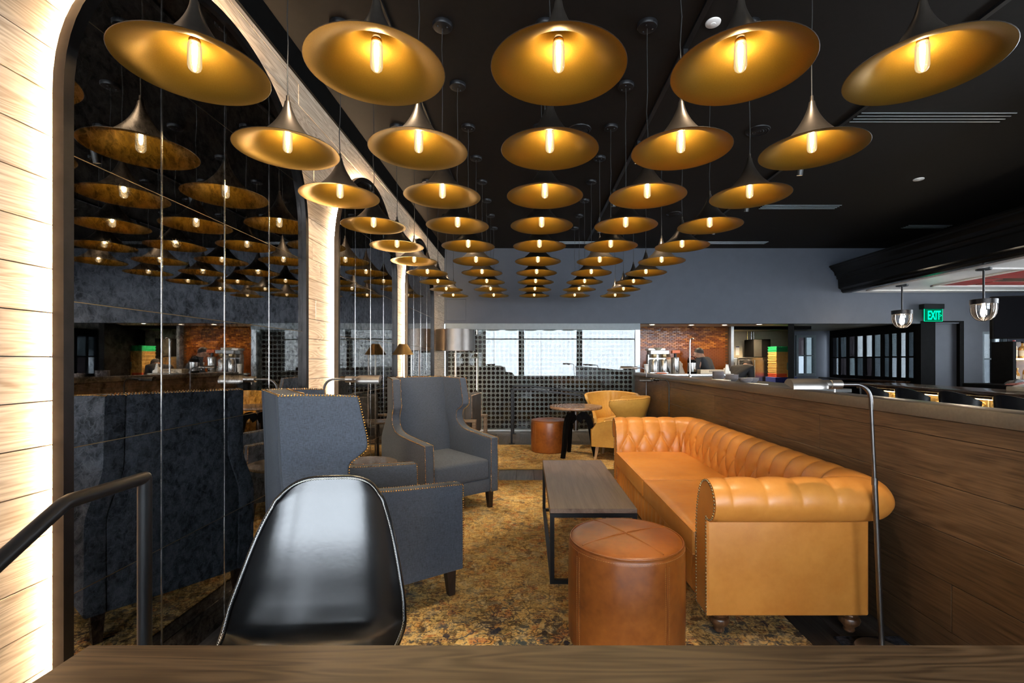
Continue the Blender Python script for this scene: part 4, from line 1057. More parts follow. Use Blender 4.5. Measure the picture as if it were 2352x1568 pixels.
# ================================================================== MUSTARD BARREL CHAIRS
def smooth01(x, a, b):
    f = min(1, max(0, (x - a) / (b - a))); return f * f * (3 - 2 * f)
def barrel_chair(x, y, rz, label):
    t = thing('barrel_chair', label, 'armchair', (x, y, 0.0102), rz, 'mustard leather barrel chairs'); t.scale = (1.08, 1.08, 1.0)
    NU, NV = 101, 19; th = 0.062
    def plan(u):             # u in -1..1 -> centreline point and outward normal, x forward
        Rr = 0.262; s = u * 1.0
        L = abs(s); sg = 1 if s >= 0 else -1
        k = 0.52              # share of path on the curve
        if L < k:
            a = L / k * (PI / 2); px = -0.06 - Rr * math.cos(a); py = sg * Rr * 1.06 * math.sin(a); n = (-math.cos(a), sg * math.sin(a))
        else:
            f = (L - k) / (1 - k); px = -0.06 + 0.35 * f; py = sg * (Rr * 1.06 - 0.01 * f); n = (0, sg)
        return px, py, n
    def topz(u):
        L = abs(u)
        z = 0.835 + 0.02 * (1 - smooth01(L, 0, 0.5)) - 0.02 * smooth01(L, 0.45, 0.56)
        z -= 0.265 * smooth01(L, 0.545, 0.665) ** 0.9
        z -= 0.06 * smooth01(L, 0.66, 1.0) + 0.07 * smooth01(L, 0.88, 1.0) ** 2
        return z
    z0 = 0.185
    def shell(i, j, inner):
        u = -1 + 2 * i / (NU - 1); v = j / (NV - 1); px, py, n = plan(u); zt = topz(u); z = z0 + (zt - z0) * v
        flare = 0.085 * smooth01(z, 0.45, 0.86) + 0.04 * smooth01(abs(u), 0.3, 0.54) * smooth01(z, 0.55, 0.8) * (1 - smooth01(abs(u), 0.54, 0.7))
        o = flare - 0.01
        if inner:
            o -= th * (1 - 0.35 * v)
            if abs(u) < 0.46: o -= 0.012 * abs(math.sin(PI * u / 0.0575)) ** 0.6 * smooth01(z, 0.42, 0.5)
        fw = 0.035 * math.sin(PI * min(1, max(0, (abs(u) - 0.9) / 0.1))) if abs(u) > 0.9 else 0
        ear = smooth01(abs(u), 0.38, 0.56) * (1 - smooth01(abs(u), 0.68, 0.80))
        dx = ear * (0.075 * smooth01(z, 0.60, 0.80) - 0.05 * math.exp(-((z - 0.60) / 0.07) ** 2))
        return (px + n[0] * o + dx, py + n[1] * o, z)
    m = MB().grid(lambda i, j: shell(i, j, False), NU, NV).grid(lambda i, j: shell(i, j, True), NU, NV)
    # close rim and ends
    rim = [shell(i, NV - 1, False) for i in range(NU)]; rimi = [shell(i, NV - 1, True) for i in range(NU)]
    mid = [((a[0] + b[0]) / 2, (a[1] + b[1]) / 2, (a[2] + b[2]) / 2 + 0.014) for a, b in zip(rim, rimi)]
    m.grid(lambda i, j: (rim, mid, rimi)[j][i], NU, 3)
    for i in (0, NU - 1):
        o_ = [shell(i, j, False) for j in range(NV)]; n_ = [shell(i, j, True) for j in range(NV)]
        md = [((a[0] + b[0]) / 2 + 0.018, (a[1] + b[1]) / 2, a[2]) for a, b in zip(o_, n_)]
        m.grid(lambda a, b: (o_, md, n_)[b][a], NV, 3)
    bm_o = [shell(i, 0, False) for i in range(NU)]; bm_i = [shell(i, 0, True) for i in range(NU)]
    m.grid(lambda a, b: (bm_o, bm_i)[b][a], NU, 2)
    sh = m.build('shell', 'mustard', t, smooth=60)
    nm = MB()
    for p in resample([Vector(p) for p in rim], 0.02): nm.ball(p, 0.005, 6, 4)
    nm.build('nail_trim', 'nail_brass', sh, smooth=60, kind='stuff', label='row of brass nailheads')
    MB().rbox((-0.28, -0.225, 0.30), (0.30, 0.225, 0.445), 0.04, 4).build('seat_cushion', 'mustard', t, smooth=50)
    MB().rbox((-0.26, -0.25, 0.185), (0.285, 0.25, 0.30), 0.015, 2).build('seat_frame', 'mustard', t, smooth=50)
    for sx, sy in ((1, 1), (1, -1), (-1, 1), (-1, -1)):
        MB().taper((0.235 * sx + sx * 0.02, 0.21 * sy, 0.0), (0.225 * sx, 0.205 * sy, 0.19), 0.018, 0.031).build('leg', 'ash_light', t, smooth=0)
    return t
barrel_chair(1.27, 6.50, math.radians(158), 'mustard leather barrel chair with its back to the half wall')
barrel_chair(1.30, 7.19, math.radians(-97), 'mustard leather barrel chair behind the bistro table, facing the camera')

# ================================================================== BISTRO TABLE
t = thing('bistro_table', 'round wooden bistro table on black arched legs', 'table', (0.69, 6.66, 0.0102))
MB().lathe([(0.0005, 0.672), (0.362, 0.672), (0.372, 0.68), (0.374, 0.695), (0.368, 0.710), (0.0005, 0.710)], 48).build('top', 'bistro_wood', t, smooth=40)
for k in range(3):
    M = R(math.radians(-15 + 120 * k), 'Z')
    c = spline([(0.03, 0, 0.50), (0.10, 0, 0.575), (0.185, 0, 0.52), (0.225, 0, 0.35), (0.25, 0, 0.15), (0.285, 0, 0.0)], 5)
    m = MB()
    def lg(i, j):
        p = c[i]; q = c[min(i + 1, len(c) - 1)] - c[max(i - 1, 0)]; q.normalize(); nx, nz = -q.z, q.x
        wv = 0.055 - 0.028 * i / (len(c) - 1); tv = 0.020
        a = [(-1, -1), (1, -1), (1, 1), (-1, 1)][j]
        return (p.x + nx * a[0] * wv, a[1] * tv, max(0.0, p.z + nz * a[0] * wv))
    m.grid(lg, len(c), 4, M, wrapv=True); m.build('leg', 'black_paint', t, smooth=40)
MB().tube([(0, 0, 0.36), (0, 0, 0.67)], 0.024, 14).tube([(0, 0, 0.36), (0, 0, 0.50)], 0.034, 14).build('screw_column', 'pewter', t)

# ================================================================== WOOD-FRAMED ARMCHAIR BY THE MIRRORS
t = thing('open_armchair', 'wood-framed armchair with dark velvet back and nailhead trim', 'armchair', (-1.06, 6.56, 0.0102), math.radians(180 - 8))
b = MB().rbox((-0.36, -0.27, 0.34), (-0.26, 0.27, 0.90), 0.02, 3).build('backrest', 'grey_velvet', t, smooth=50)
for sy in (-1, 1): MB().rbox((-0.262, sy * 0.245 - 0.022, 0.34), (-0.05, sy * 0.245 + 0.022, 0.865), 0.015, 3).build('wing', 'grey_velvet', t, smooth=50)
nm = MB()
for q in (-0.268, 0.268):
    nm_pts = [Vector((-0.362, q, 0.36)), Vector((-0.362, q, 0.885)), Vector((-0.362, -q, 0.885))]
    for p in resample(nm_pts, 0.018): nm.ball(p, 0.006, 6, 4)
nm.build('nail_trim', 'nail_silver', b, smooth=60, kind='stuff', label='row of silver nailheads')
MB().rbox((-0.27, -0.255, 0.33), (0.30, 0.255, 0.47), 0.035, 4).build('seat_cushion', 'grey_velvet', t, smooth=50)
for sy in (-1, 1):
    m = MB().rbox((-0.44, sy * 0.325 - 0.03, 0.535), (0.30, sy * 0.325 + 0.03, 0.57), 0.005, 1); m.build('armrest', 'driftwood', t)
    MB().rbox((0.245, sy * 0.325 - 0.024, 0.0), (0.295, sy * 0.325 + 0.024, 0.534), 0.004, 1).build('leg', 'driftwood', t)
    MB().rbox((-0.435, sy * 0.325 - 0.024, 0.0), (-0.385, sy * 0.325 + 0.024, 0.534), 0.004, 1).build('leg', 'driftwood', t)
    MB().rbox((-0.385, sy * 0.325 - 0.02, 0.25), (0.245, sy * 0.325 + 0.02, 0.30), 0.004, 1).build('side_rail', 'driftwood', t)
MB().rbox((0.245, -0.30, 0.25), (0.295, 0.30, 0.325), 0.004, 1).rbox((-0.34, -0.30, 0.25), (-0.29, 0.30, 0.325), 0.004, 1).build('cross_rail', 'driftwood', t)

# ================================================================== BLACK SHELL CHAIR
def shell_chair():
    t = thing('shell_chair', 'black leather shell chair with white edge stitching in the foreground', 'chair', (-0.645, 1.36, 0.0102), math.radians(-84))
    # centreline (x forward, z up) and half widths
    cl = spline([(0.23, 0, 0.452), (0.10, 0, 0.440), (-0.05, 0, 0.445), (-0.135, 0, 0.48), (-0.175, 0, 0.56), (-0.205, 0, 0.66), (-0.232, 0, 0.78), (-0.252, 0, 0.88), (-0.262, 0, 0.945)], 8)
    hw = spline([(0.19, 0, 0), (0.235, 0, 0), (0.262, 0, 0), (0.268, 0, 0), (0.262, 0, 0), (0.243, 0, 0), (0.220, 0, 0), (0.200, 0, 0), (0.190, 0, 0)], 8)
    n = len(cl); NU = 33
    def surf(i, j, off):
        p = cl[i]; q = cl[min(i + 1, n - 1)] - cl[max(i - 1, 0)]; q.normalize(); nx, nz = q.z, -q.x     # normal towards the sitter
        if nx * 1 + nz < 0 and False: pass
        f = i / (n - 1); u = j / (NU - 1) * 2 - 1
        nx, nz = (-q.z, q.x) if (-q.z + q.x * 1) > 0 else (q.z, -q.x)
        nx, nz = (q.z, -q.x)
        # front normal: +x for the back, +z for the seat
        if f < 0.45: nx, nz = -q.z, q.x
        nx, nz = (q.z, -q.x)
        if nx + nz < 0: nx, nz = -nx, -nz
        W = hw[i].x
        curl = 0.075 * abs(u) ** 4.0 * (0.55 + 0.45 * math.sin(PI * min(1, f * 1.1)))
        # round the upper corners
        drop = 0.0
        if f > 0.60:
            g = (f - 0.60) / 0.40
            u2 = u * (1 - 0.13 * g * g)
        else: u2 = u
        if f > 0.97: drop = 0.0
        dz = -0.062 * abs(u) ** 4 * max(0, (f - 0.5) / 0.5) ** 1.6
        return (p.x + nx * (curl + off), u2 * W, p.z + nz * (curl + off) + dz)
    th = 0.012
    m = MB().grid(lambda i, j: surf(i, j, 0), n, NU).grid(lambda i, j: surf(i, j, -th), n, NU)
    bd = [(i, 0) for i in range(n)] + [(n - 1, j) for j in range(1, NU)] + [(i, NU - 1) for i in range(n - 2, -1, -1)] + [(0, j) for j in range(NU - 2, 0, -1)]
    A = [surf(i, j, 0) for i, j in bd]; B = [surf(i, j, -th) for i, j in bd]
    m.grid(lambda a, b: (A, B)[b][a], len(bd), 2, wrapu=True)
    s_ = m.build('shell', 'black_leather', t, smooth=60)
    A2 = [Vector(surf(i, j, -th * 0.5)) for i, j in bd]
    MB().tube(A2, 0.0085, 8, closed=True).build('edge_binding', 'black_leather', s_, smooth=60)
    st = MB()
    inner = [Vector(surf(min(max(i, 1), n - 2), min(max(j, 1), NU - 2), 0.0015)) for i, j in bd]
    outer = [Vector(surf(i, j, 0.004)) for i, j in bd]
    ra = resample(outer + [outer[0]], 0.0085); N = len(ra)
    import bisect
    def at(lst, f):
        k = f * (len(lst) - 1); i = int(k); return lst[i].lerp(lst[min(i + 1, len(lst) - 1)], k - i)
    # arc-length matched pairs
    lens = [0.0]
    for a, b in zip(outer, outer[1:]): lens.append(lens[-1] + (b - a).length)
    tot = lens[-1]; K = int(tot / 0.0085)
    def pair(f):
        d = f * tot; i = min(len(outer) - 2, max(0, bisect.bisect(lens, d) - 1)); g = (d - lens[i]) / max(1e-6, lens[i + 1] - lens[i])
        o_ = outer[i].lerp(outer[i + 1], g); q = inner[i].lerp(inner[i + 1], g); dv = (q - o_)
        if dv.length > 0.011: dv = dv.normalized() * 0.011
        return o_, o_ + dv
    for k in range(K - 1):
        o1, i1 = pair(k / K); o2, i2 = pair((k + 1) / K)
        st.tube([o1, i2], 0.0009, 4, cap=False); st.tube([i1, o2], 0.0009, 4, cap=False)
    st.build('stitching', 'thread_white', s_, smooth=0, kind='stuff', label='white cross stitching along the edge')
    for sx, sy in ((1, 1), (1, -1), (-1, 1), (-1, -1)):
        MB().tube([(0.12 * sx + 0.04, 0.12 * sy, 0.428), (0.20 * sx + 0.02, 0.20 * sy, 0.0)], 0.010, 10).build('leg', 'black_metal', t)
    MB().box((-0.10, -0.13, 0.415), (0.17, 0.13, 0.432)).build('mount_plate', 'black_metal', t, smooth=0)
    return t
shell_chair()

# ================================================================== FOREGROUND TABLE
t = thing('dining_table', 'brown oak dining table edge along the bottom of the view', 'table', (0.21, 0.63, 0))
for k in range(4):
    a = -0.36 + k * 0.18
    MB().rbox((-1.135, a + 0.0003, 0.715), (1.29, a + 0.1797, 0.760), 0.002, 1).build('board', 'table_oak', t)
MB().box((-1.05, -0.28, 0.63), (1.2, 0.28, 0.7145)).build('apron', 'table_oak', t, smooth=0)
for sx in (-1.05, 1.2):
    for sy in (-0.26, 0.26): MB().taper((sx, sy, 0.0), (sx, sy, 0.714), 0.05, 0.055).build('leg', 'table_oak', t, smooth=0)

# ================================================================== HANDRAILS
t = thing('handrail', 'black pipe handrail in front of the near mirror', 'handrail', (-1.225, 1.3, 0))
MB().tube([(0, 0.20, 0.985), (0, -0.045, 0.985), (0, -0.062, 0.981), (0, -0.075, 0.974), (0, -0.72, 0.60), (0, -0.74, 0.585)], 0.0195, 16).ball((0, 0.20, 0.985), 0.0195, 14, 8).build('rail', 'black_metal', t)
MB().tube([(0, 0.20, 0.006), (0, 0.20, 0.985)], 0.0195, 16).build('post', 'black_metal', t)
MB().tube([(0, -0.72, 0.006), (0, -0.72, 0.60)], 0.0195, 16).build('post', 'black_metal', t)
for y in (0.20, -0.72): MB().lathe([(0.0005, 0), (0.045, 0), (0.045, 0.006), (0.0005, 0.0061)], 20, T(0, y, 0)).build('foot_plate', 'black_metal', t)
def far_rail(y, label):
    t = thing('handrail', label, 'handrail', (-0.255, y, 0), 0, 'far handrails')
    MB().tube([(0, 0, 0.006), (0, 0, 0.895)], 0.021, 4, None, PI / 4).build('post', 'black_metal', t, smooth=0)
    MB().tube([(-0.021, 0, 0.89), (0.30, 0, 0.89), (1.35, 0, 0.765), (1.80, 0, 0.712)], 0.021, 4, None, PI / 4).build('rail', 'black_metal', t, smooth=0)
    MB().tube([(1.80, 0, 0.006), (1.80, 0, 0.72)], 0.021, 4, None, PI / 4).build('post', 'black_metal', t, smooth=0)
    for x in (0, 1.80): MB().lathe([(0.0005, 0), (0.05, 0), (0.05, 0.006), (0.0005, 0.0061)], 16, T(x, 0, 0)).build('foot_plate', 'black_metal', t)
far_rail(7.68, 'black square handrail, the nearer of two by the wine cabinet')
far_rail(8.70, 'black square handrail, the farther of two by the wine cabinet')

# ================================================================== BAR
t = thing('bar_counter', 'long dark bar counter with glossy top and lit embossed front', 'bar counter', (5.65, 5.4, 0))
MB().rbox((-0.36, -2.4, 0.945), (0.36, 2.25, 1.0), 0.012, 3).build('top', 'bar_wood', t)
MB().box((-0.20, -2.35, 0.0), (0.34, 2.2, 0.944)).build('body', 'black_paint', t, smooth=0)
MB().rbox((-0.30, -2.38, 0.908), (-0.20, 2.22, 0.944), 0.008, 2).build('fascia', 'bar_wood', t)
MB().box((-0.296, -2.3, 0.901), (-0.285, 2.15, 0.907)).build('led_strip', 'led_bar', t, smooth=0, label='warm light strip under the bar top')
for k in range(15):
    y0 = -2.3 + k * 0.30
    tl_ = MB().rbox((-0.225, y0 + 0.003, 0.45), (-0.2005, y0 + 0.297, 0.900), 0.004, 1)
    for (cy_, cz_, rr_) in ((0.075, 0.835, 0.045), (0.225, 0.835, 0.045), (0.15, 0.755, 0.06), (0.075, 0.66, 0.045), (0.225, 0.66, 0.045)):
        sp = [(-0.227, y0 + cy_ + rr_ * (1 - f * 0.75) * math.cos(f * 9 + cz_ * 20), cz_ + rr_ * (1 - f * 0.75) * math.sin(f * 9 + cz_ * 20)) for f in [i / 14 for i in range(15)]]
        tl_.tube(sp, 0.011, 6)
    tl_.tube([(-0.226, y0 + 0.01, 0.892), (-0.226, y0 + 0.29, 0.892)], 0.008, 6).tube([(-0.226, y0 + 0.012, 0.46), (-0.226, y0 + 0.012, 0.892)], 0.006, 6)
    tl_.build('embossed_tile', 'gold_tile', t)
def bar_stool(x, y, label):
    t = thing('bar_stool', label, 'bar stool', (x, y, 0), math.radians(2), 'black bar stools')
    def sf(i, j, o):
        a = -1.15 + 2.3 * i / 20; v = j / 8; h = 0.66 + (0.36 * (math.cos(a * 0.86)) ** 0.55) * v
        r_ = 0.245 + 0.03 * v - o
        return (-r_ * math.cos(a), r_ * math.sin(a) * 0.98, h)
    m = MB().grid(lambda i, j: sf(i, j, 0), 21, 9).grid(lambda i, j: sf(i, j, 0.018), 21, 9)
    for jj in (0, 8): m.grid(lambda a, b: (sf(a, jj, 0), sf(a, jj, 0.018))[b], 21, 2)
    for ii in (0, 20): m.grid(lambda a, b: (sf(ii, a, 0), sf(ii, a, 0.018))[b], 9, 2)
    m.build('backrest', 'black_leather', t, smooth=50)
    MB().rbox((-0.22, -0.22, 0.62), (0.22, 0.22, 0.70), 0.03, 3).build('seat', 'black_leather', t)
    for sx in (-1, 1):
        for sy in (-1, 1): MB().tube([(sx * 0.16, sy * 0.16, 0.62), (sx * 0.21, sy * 0.21, 0)], 0.011, 8).build('leg', 'black_metal', t)
    MB().tube([(0.195, -0.195, 0.22), (0.195, 0.195, 0.22)], 0.009, 8).build('footrest', 'black_metal', t)
for k, (y, l) in enumerate([(6.55, 'black bar stool farthest from the camera, fourth from the right'), (5.90, 'black bar stool, third from the right'), (5.26, 'black bar stool, second from the right'), (4.62, 'black bar stool at the right edge of the view')]):
    bar_stool(4.97, y, l)

# canopy over the bar with crown moulding
t = thing('bar_canopy', 'black moulded canopy over the bar with a white panelled underside', 'canopy', (6.0, 6.0, 2.66))
cr = [(-0.19, 0.52), (-0.19, 0.495), (-0.165, 0.475), (-0.160, 0.455), (-0.130, 0.435), (-0.095, 0.395), (-0.085, 0.36), (-0.085, 0.34), (-0.055, 0.325), (-0.045, 0.30), (-0.045, 0.27), (-0.02, 0.255), (-0.01, 0.09), (0.01, 0.08), (0.04, 0.06), (0.045, 0.03), (0.075, 0.0), (0.19, 0.0), (0.19, 0.52)]
MB().prism(cr, 1, -3.2, 3.02).build('crown_moulding', 'crown_black', t, smooth=25)
MB().box((0.19, -3.2, 0.05), (3.95, 3.02, 0.52)).build('body', 'black_paint', t, smooth=0)
MB().box((0.19, -3.2, 0.012), (3.95, 3.02, 0.049)).build('soffit', 'white_paint', t, smooth=0)
for (x0, x1, y0, y1) in [(0.30, 0.36, -3.1, 2.70), (1.05, 1.10, -3.1, 2.20), (0.30, 3.8, 2.66, 2.72), (1.05, 3.8, 2.14, 2.20), (0.36, 1.05, 0.6, 0.66), (0.36, 1.05, -1.4, -1.34)]:
    MB().rbox((x0, y0, -0.010), (x1, y1, 0.0115), 0.004, 1).build('soffit_trim', 'white_paint', t)
MB().box((1.10, -3.1, 0.006), (3.9, 2.14, 0.0115)).build('mural_panel', 'brown_gloss', t, smooth=0)
for (x0, y0, dx, dy, mt) in [(1.12, 1.5, 0.5, 0.62, 'red_paint'), (1.12, 0.7, 0.8, 0.7, 'red_paint'), (1.7, 1.75, 0.9, 0.3, 'red_paint'), (1.3, -0.3, 0.7, 0.8, 'orange_plastic'), (2.1, 1.0, 0.6, 0.35, 'brown_gloss'), (2.75, 1.5, 0.7, 0.3, 'orange_plastic')]:
    MB().box((x0, y0, 0.001), (x0 + dx, y0 + dy, 0.0055)).build('mural_tile', mt, t, smooth=0)
def bar_pendant(x, y, label):
    t = thing('bar_pendant', label, 'pendant lamp', (x, y, 2.665), 0, 'caged glass bar pendants')
    MB().lathe([(0.0005, -0.03), (0.085, -0.03), (0.088, -0.026), (0.088, -0.0008)], 24, None, False, True).build('canopy', 'black_metal', t)
    MB().tube([(0, 0, -0.03), (0, 0, -0.45)], 0.013, 10).build('stem', 'frame_metal', t)
    MB().lathe([(0.0005, -0.44), (0.14, -0.44), (0.150, -0.445), (0.150, -0.51), (0.144, -0.51), (0.144, -0.45)], 32).build('collar', 'frame_metal', t)
    dome = [(0.138, -0.51), (0.138, -0.58), (0.128, -0.64), (0.105, -0.69), (0.07, -0.725), (0.03, -0.742), (0.0005, -0.745)]
    MB().lathe(dome, 32).build('globe', 'glass_clear', t, smooth=60)
    for k in range(8):
        a = k * PI / 4 + 0.2
        MB().tube([((r_ + 0.004) * math.cos(a), (r_ + 0.004) * math.sin(a), z_ - 0.002) for r_, z_ in dome], 0.0055, 6).build('cage_rib', 'frame_metal', t)
    MB().lathe([(0.0005, -0.69), (0.022, -0.68), (0.034, -0.65), (0.034, -0.60), (0.02, -0.55), (0.016, -0.51)], 16).build('bulb', 'bar_bulb', t)
bar_pendant(6.44, 8.05, 'caged glass pendant beside the exit sign')
bar_pendant(6.43, 6.60, 'caged glass pendant in front of the black television')
t = thing('canopy_spotlight', 'small lit spotlight under the canopy at the right edge', 'spotlight', (7.75, 7.1, 2.655))
MB().lathe([(0.0005, -0.06), (0.045, -0.06), (0.05, -0.05), (0.05, 0.0)], 20).build('body', 'black_metal', t)
MB().lathe([(0.0005, -0.0605), (0.04, -0.0605)], 20).build('lens', 'spot_lens', t)

# exit sign
t = thing('exit_sign', 'green illuminated exit sign on the blue wall', 'sign', (7.74, 8.93, 2.11))
MB().rbox((-0.20, -0.03, 0.235), (0.195, 0.09, 0.33), 0.006, 1).build('housing', 'sign_housing', t)
MB().box((-0.175, -0.004, 0.0), (0.175, 0.004, 0.235)).build('plate', 'exit_plate', t, smooth=0)
def letters(body, x, z, size, parent, y=-0.0065, sx=1.0):
    c = bpy.data.curves.new('lettering', 'FONT'); c.body = body; c.size = size; c.extrude = 0.0012; c.offset = 0.005 if len(body) > 1 else 0
    o = bpy.data.objects.new('lettering', c); COL.objects.link(o); o.parent = parent; o.location = (x, y, z); o.rotation_euler = (PI / 2, 0, 0); o.scale = (sx, 1, 1)
    c.materials.append(MATS['exit_green'])
    bpy.context.view_layer.update(); me = bpy.data.meshes.new_from_object(o.evaluated_get(bpy.context.evaluated_depsgraph_get()))
    loc, rot, scl = o.location[:], o.rotation_euler[:], o.scale[:]; bpy.data.objects.remove(o)
    o = put('lettering', me, parent, loc); o.rotation_euler = rot; o.scale = scl; return o
letters('EXIT', -0.115, 0.035, 0.235, t, sx=0.52)
letters('>', 0.118, 0.075, 0.10, t, sx=0.7)
for (a, b) in (((-0.175, -0.005, 0.0), (0.175, 0.005, 0.004)), ((-0.175, -0.005, 0.004), (-0.171, 0.005, 0.235)), ((0.171, -0.005, 0.004), (0.175, 0.005, 0.235))):
    MB().box(a, b).build('glowing_edge', 'exit_green', t, smooth=0)

# television, back bar, bottles
t = thing('television', 'large black television hanging above the back bar', 'television', (7.95, 7.15, 1.70), math.radians(-14))
MB().rbox((-0.72, -0.03, 0.0), (0.72, 0.04, 0.66), 0.01, 2).build('case', 'black_paint', t)
MB().box((-0.70, -0.034, 0.02), (0.70, -0.0305, 0.64)).build('screen', 'screen_black', t, smooth=0)
MB().tube([(0, 0.02, 0.66), (0, 0.02, 0.962)], 0.02, 10).build('mount', 'black_metal', t)
t = thing('back_bar', 'dark back bar with lit glass shelf for spirits', 'shelf unit', (8.0, 6.6, 0))
MB().rbox((-0.95, -2.0, 0.0), (0.6, 1.0, 1.0), 0.01, 1).build('cabinet', 'black_paint', t)
MB().box((-0.40, 0.96, 1.0), (0.6, 1.0, 1.66)).build('back_panel', 'brown_gloss', t, smooth=0)
MB().box((-0.42, 0.70, 1.385), (0.6, 0.955, 1.40)).build('shelf', 'glass_clear', t, smooth=0)
MB().box((-0.42, 0.692, 1.375), (0.6, 0.70, 1.395)).build('led_strip', 'led_bar', t, smooth=0, label='warm glowing shelf edge')
MB().box((-0.47, 0.66, 1.0), (-0.42, 1.0, 1.66)).build('upright', 'black_paint', t, smooth=0)
def bottle(x, y, z, h, r, mat, cap, label):
    t = thing('liquor_bottle', label, 'bottle', (x, y, z), 0, 'spirits on the back bar')
    MB().lathe([(0.0005, 0), (r * 0.94, 0), (r, 0.008), (r, h * 0.56), (r * 0.82, h * 0.66), (r * 0.38, h * 0.74), (r * 0.34, h * 0.90), (r * 0.34, h * 0.9)], 20, None, False, True).build('glass', mat, t, smooth=40)
    MB().lathe([(0.0005, h * 0.901), (r * 0.40, h * 0.901), (r * 0.42, h * 0.91), (r * 0.42, h), (0.0005, h)], 14).build('stopper', cap, t)
    MB().lathe([(r + 0.001, h * 0.12), (r + 0.001, h * 0.46)], 20).build('paper_label', 'label_cream', t)
bottle(7.71, 7.42, 1.401, 0.28, 0.040, 'whiskey', 'cap_red', 'upper shelf whiskey bottle with red stopper')
bottle(7.83, 7.40, 1.401, 0.26, 0.055, 'whiskey', 'black_metal', 'stout upper shelf whiskey bottle with black stopper')
bottle(7.95, 7.41, 1.401, 0.27, 0.042, 'whiskey', 'cap_gold', 'upper shelf whiskey bottle at the edge of the view')
bottle(7.69, 7.42, 1.001, 0.29, 0.043, 'bottle_dark', 'cap_gold', 'lower shelf dark bottle with gold stopper')
bottle(7.79, 7.45, 1.001, 0.24, 0.036, 'whiskey', 'cap_gold', 'lower shelf small amber bottle behind the dark one')
bottle(7.88, 7.40, 1.001, 0.31, 0.040, 'whiskey', 'white_ceramic', 'lower shelf bottle with pale stopper')
def cloth(x, y, z, sx, sy, h, mat, label, seed):
    rnd = random.Random(seed); ph = [rnd.uniform(0, 6) for _ in range(6)]
    def f(i, j):
        u = i / 14 * 2 - 1; v = j / 14 * 2 - 1
        e = max(0, 1 - max(abs(u), abs(v)) ** 3)
        zz_ = h * e * (0.65 + 0.35 * math.sin(3 * u + ph[0]) * math.cos(4 * v + ph[1])) + 0.006
        return (u * sx * (1 + 0.08 * math.sin(5 * v + ph[2])), v * sy * (1 + 0.08 * math.sin(5 * u + ph[3])), zz_ if e > 0 else 0.002)
    m = MB().grid(f, 15, 15); m.grid(lambda i, j: (f(i, j)[0], f(i, j)[1], 0.001), 15, 15)
    o = m.build('folded_cloth', mat, None, (x, y, z), smooth=70); return o
tag(cloth(7.28, 6.85, 1.001, 0.20, 0.10, 0.05, 'red_cloth', '', 1), 'muted red bar cloth lying on the back bar', 'cloth')
tag(cloth(7.36, 7.02, 1.001, 0.16, 0.08, 0.10, 'grey_velvet', '', 2), 'dark crumpled bar cloth behind the red one', 'cloth')
t = thing('bar_tray', 'pale tray on the bar at the right edge of the view', 'tray', (5.72, 5.42, 1.0))
MB().rbox((-0.02, -0.16, 0.0), (0.24, 0.16, 0.055), 0.008, 2).build('tray', 'beige_box', t)
cl = cloth(5.83, 5.42, 1.0555, 0.10, 0.13, 0.035, 'paper', '', 3); cl.name = 'napkin'; tag(cl, 'crumpled white napkin lying in the pale bar tray', 'napkin')
t = thing('window_unit', 'tall frosted window between the blue wall and the back bar', 'window', (9.02, YB + 0.05, 0.88))
fm = MB().box((-0.24, -0.04, 0.0), (-0.20, 0.04, 1.04)).box((0.20, -0.04, 0.0), (0.24, 0.04, 1.04)).box((-0.2, -0.04, 0.0), (0.2, 0.04, 0.04)).box((-0.2, -0.04, 1.0), (0.2, 0.04, 1.04)).box((-0.015, -0.04, 0.04), (0.015, 0.04, 1.0)).box((-0.2, -0.03, 0.50), (0.2, 0.03, 0.53))
fm.build('frame', 'grey_frame', t, smooth=0)
for (x0, x1, z0, z1, mt) in [(-0.2, -0.015, 0.04, 0.5, 'pane_tint_0'), (0.015, 0.2, 0.04, 0.5, 'pane_bright'), (-0.2, -0.015, 0.53, 1.0, 'pane_tint_4'), (0.015, 0.2, 0.53, 1.0, 'pane_bright')]:
    MB().box((x0, -0.004, z0), (x1, 0.004, z1)).build('pane', mt, t, smooth=0)

# folding windows along the corridor
pn = [[0, 2, 1, 1], [3, 1, 2, 4], [2, 5, 4, 3], [1, 0, 1, 3], [4, 5, 4, 1]]      # lower near/far, upper near/far per leaf
names = ['farthest leaf', 'second leaf from the far end', 'middle leaf', 'second leaf from the door', 'leaf beside the black door casing']
ys = [11.70, 11.10, 10.55, 10.02, 9.58, 9.16]
for k in range(5):
    y1, y0 = ys[k], ys[k + 1]; H = (y1 - y0) / 2
    t = thing('folding_window', 'black folding window with four tinted panes, %s' % names[k], 'window', (7.60, (y0 + y1) / 2, 0.96), 0, 'folding corridor windows')
    f_ = 0.035
    MB().box((-0.02, -H + 0.003, 0.0), (0.02, -H + f_, 1.03)).box((-0.02, H - f_, 0.0), (0.02, H - 0.003, 1.03)).box((-0.02, -H + f_, 0.0), (0.02, H - f_, 0.06)).box((-0.02, -H + f_, 0.96), (0.02, H - f_, 1.03)) \
        .box((-0.02, -0.018, 0.06), (0.02, 0.018, 0.96)).box((-0.018, -H + f_, 0.46), (0.018, H - f_, 0.49)).build('frame', 'black_paint', t, smooth=0)
    for q, (ya, yb, za, zb) in enumerate([(0.018, H - f_, 0.06, 0.46), (-H + f_, -0.018, 0.06, 0.46), (0.018, H - f_, 0.49, 0.96), (-H + f_, -0.018, 0.49, 0.96)]):
        MB().box((-0.003, ya, za), (0.003, yb, zb)).build('pane', 'pane_tint_%d' % pn[k][q], t, smooth=0)
t = thing('small_window', 'small four-pane window at the end of the corridor', 'window', (7.0, 11.80, 0.98))
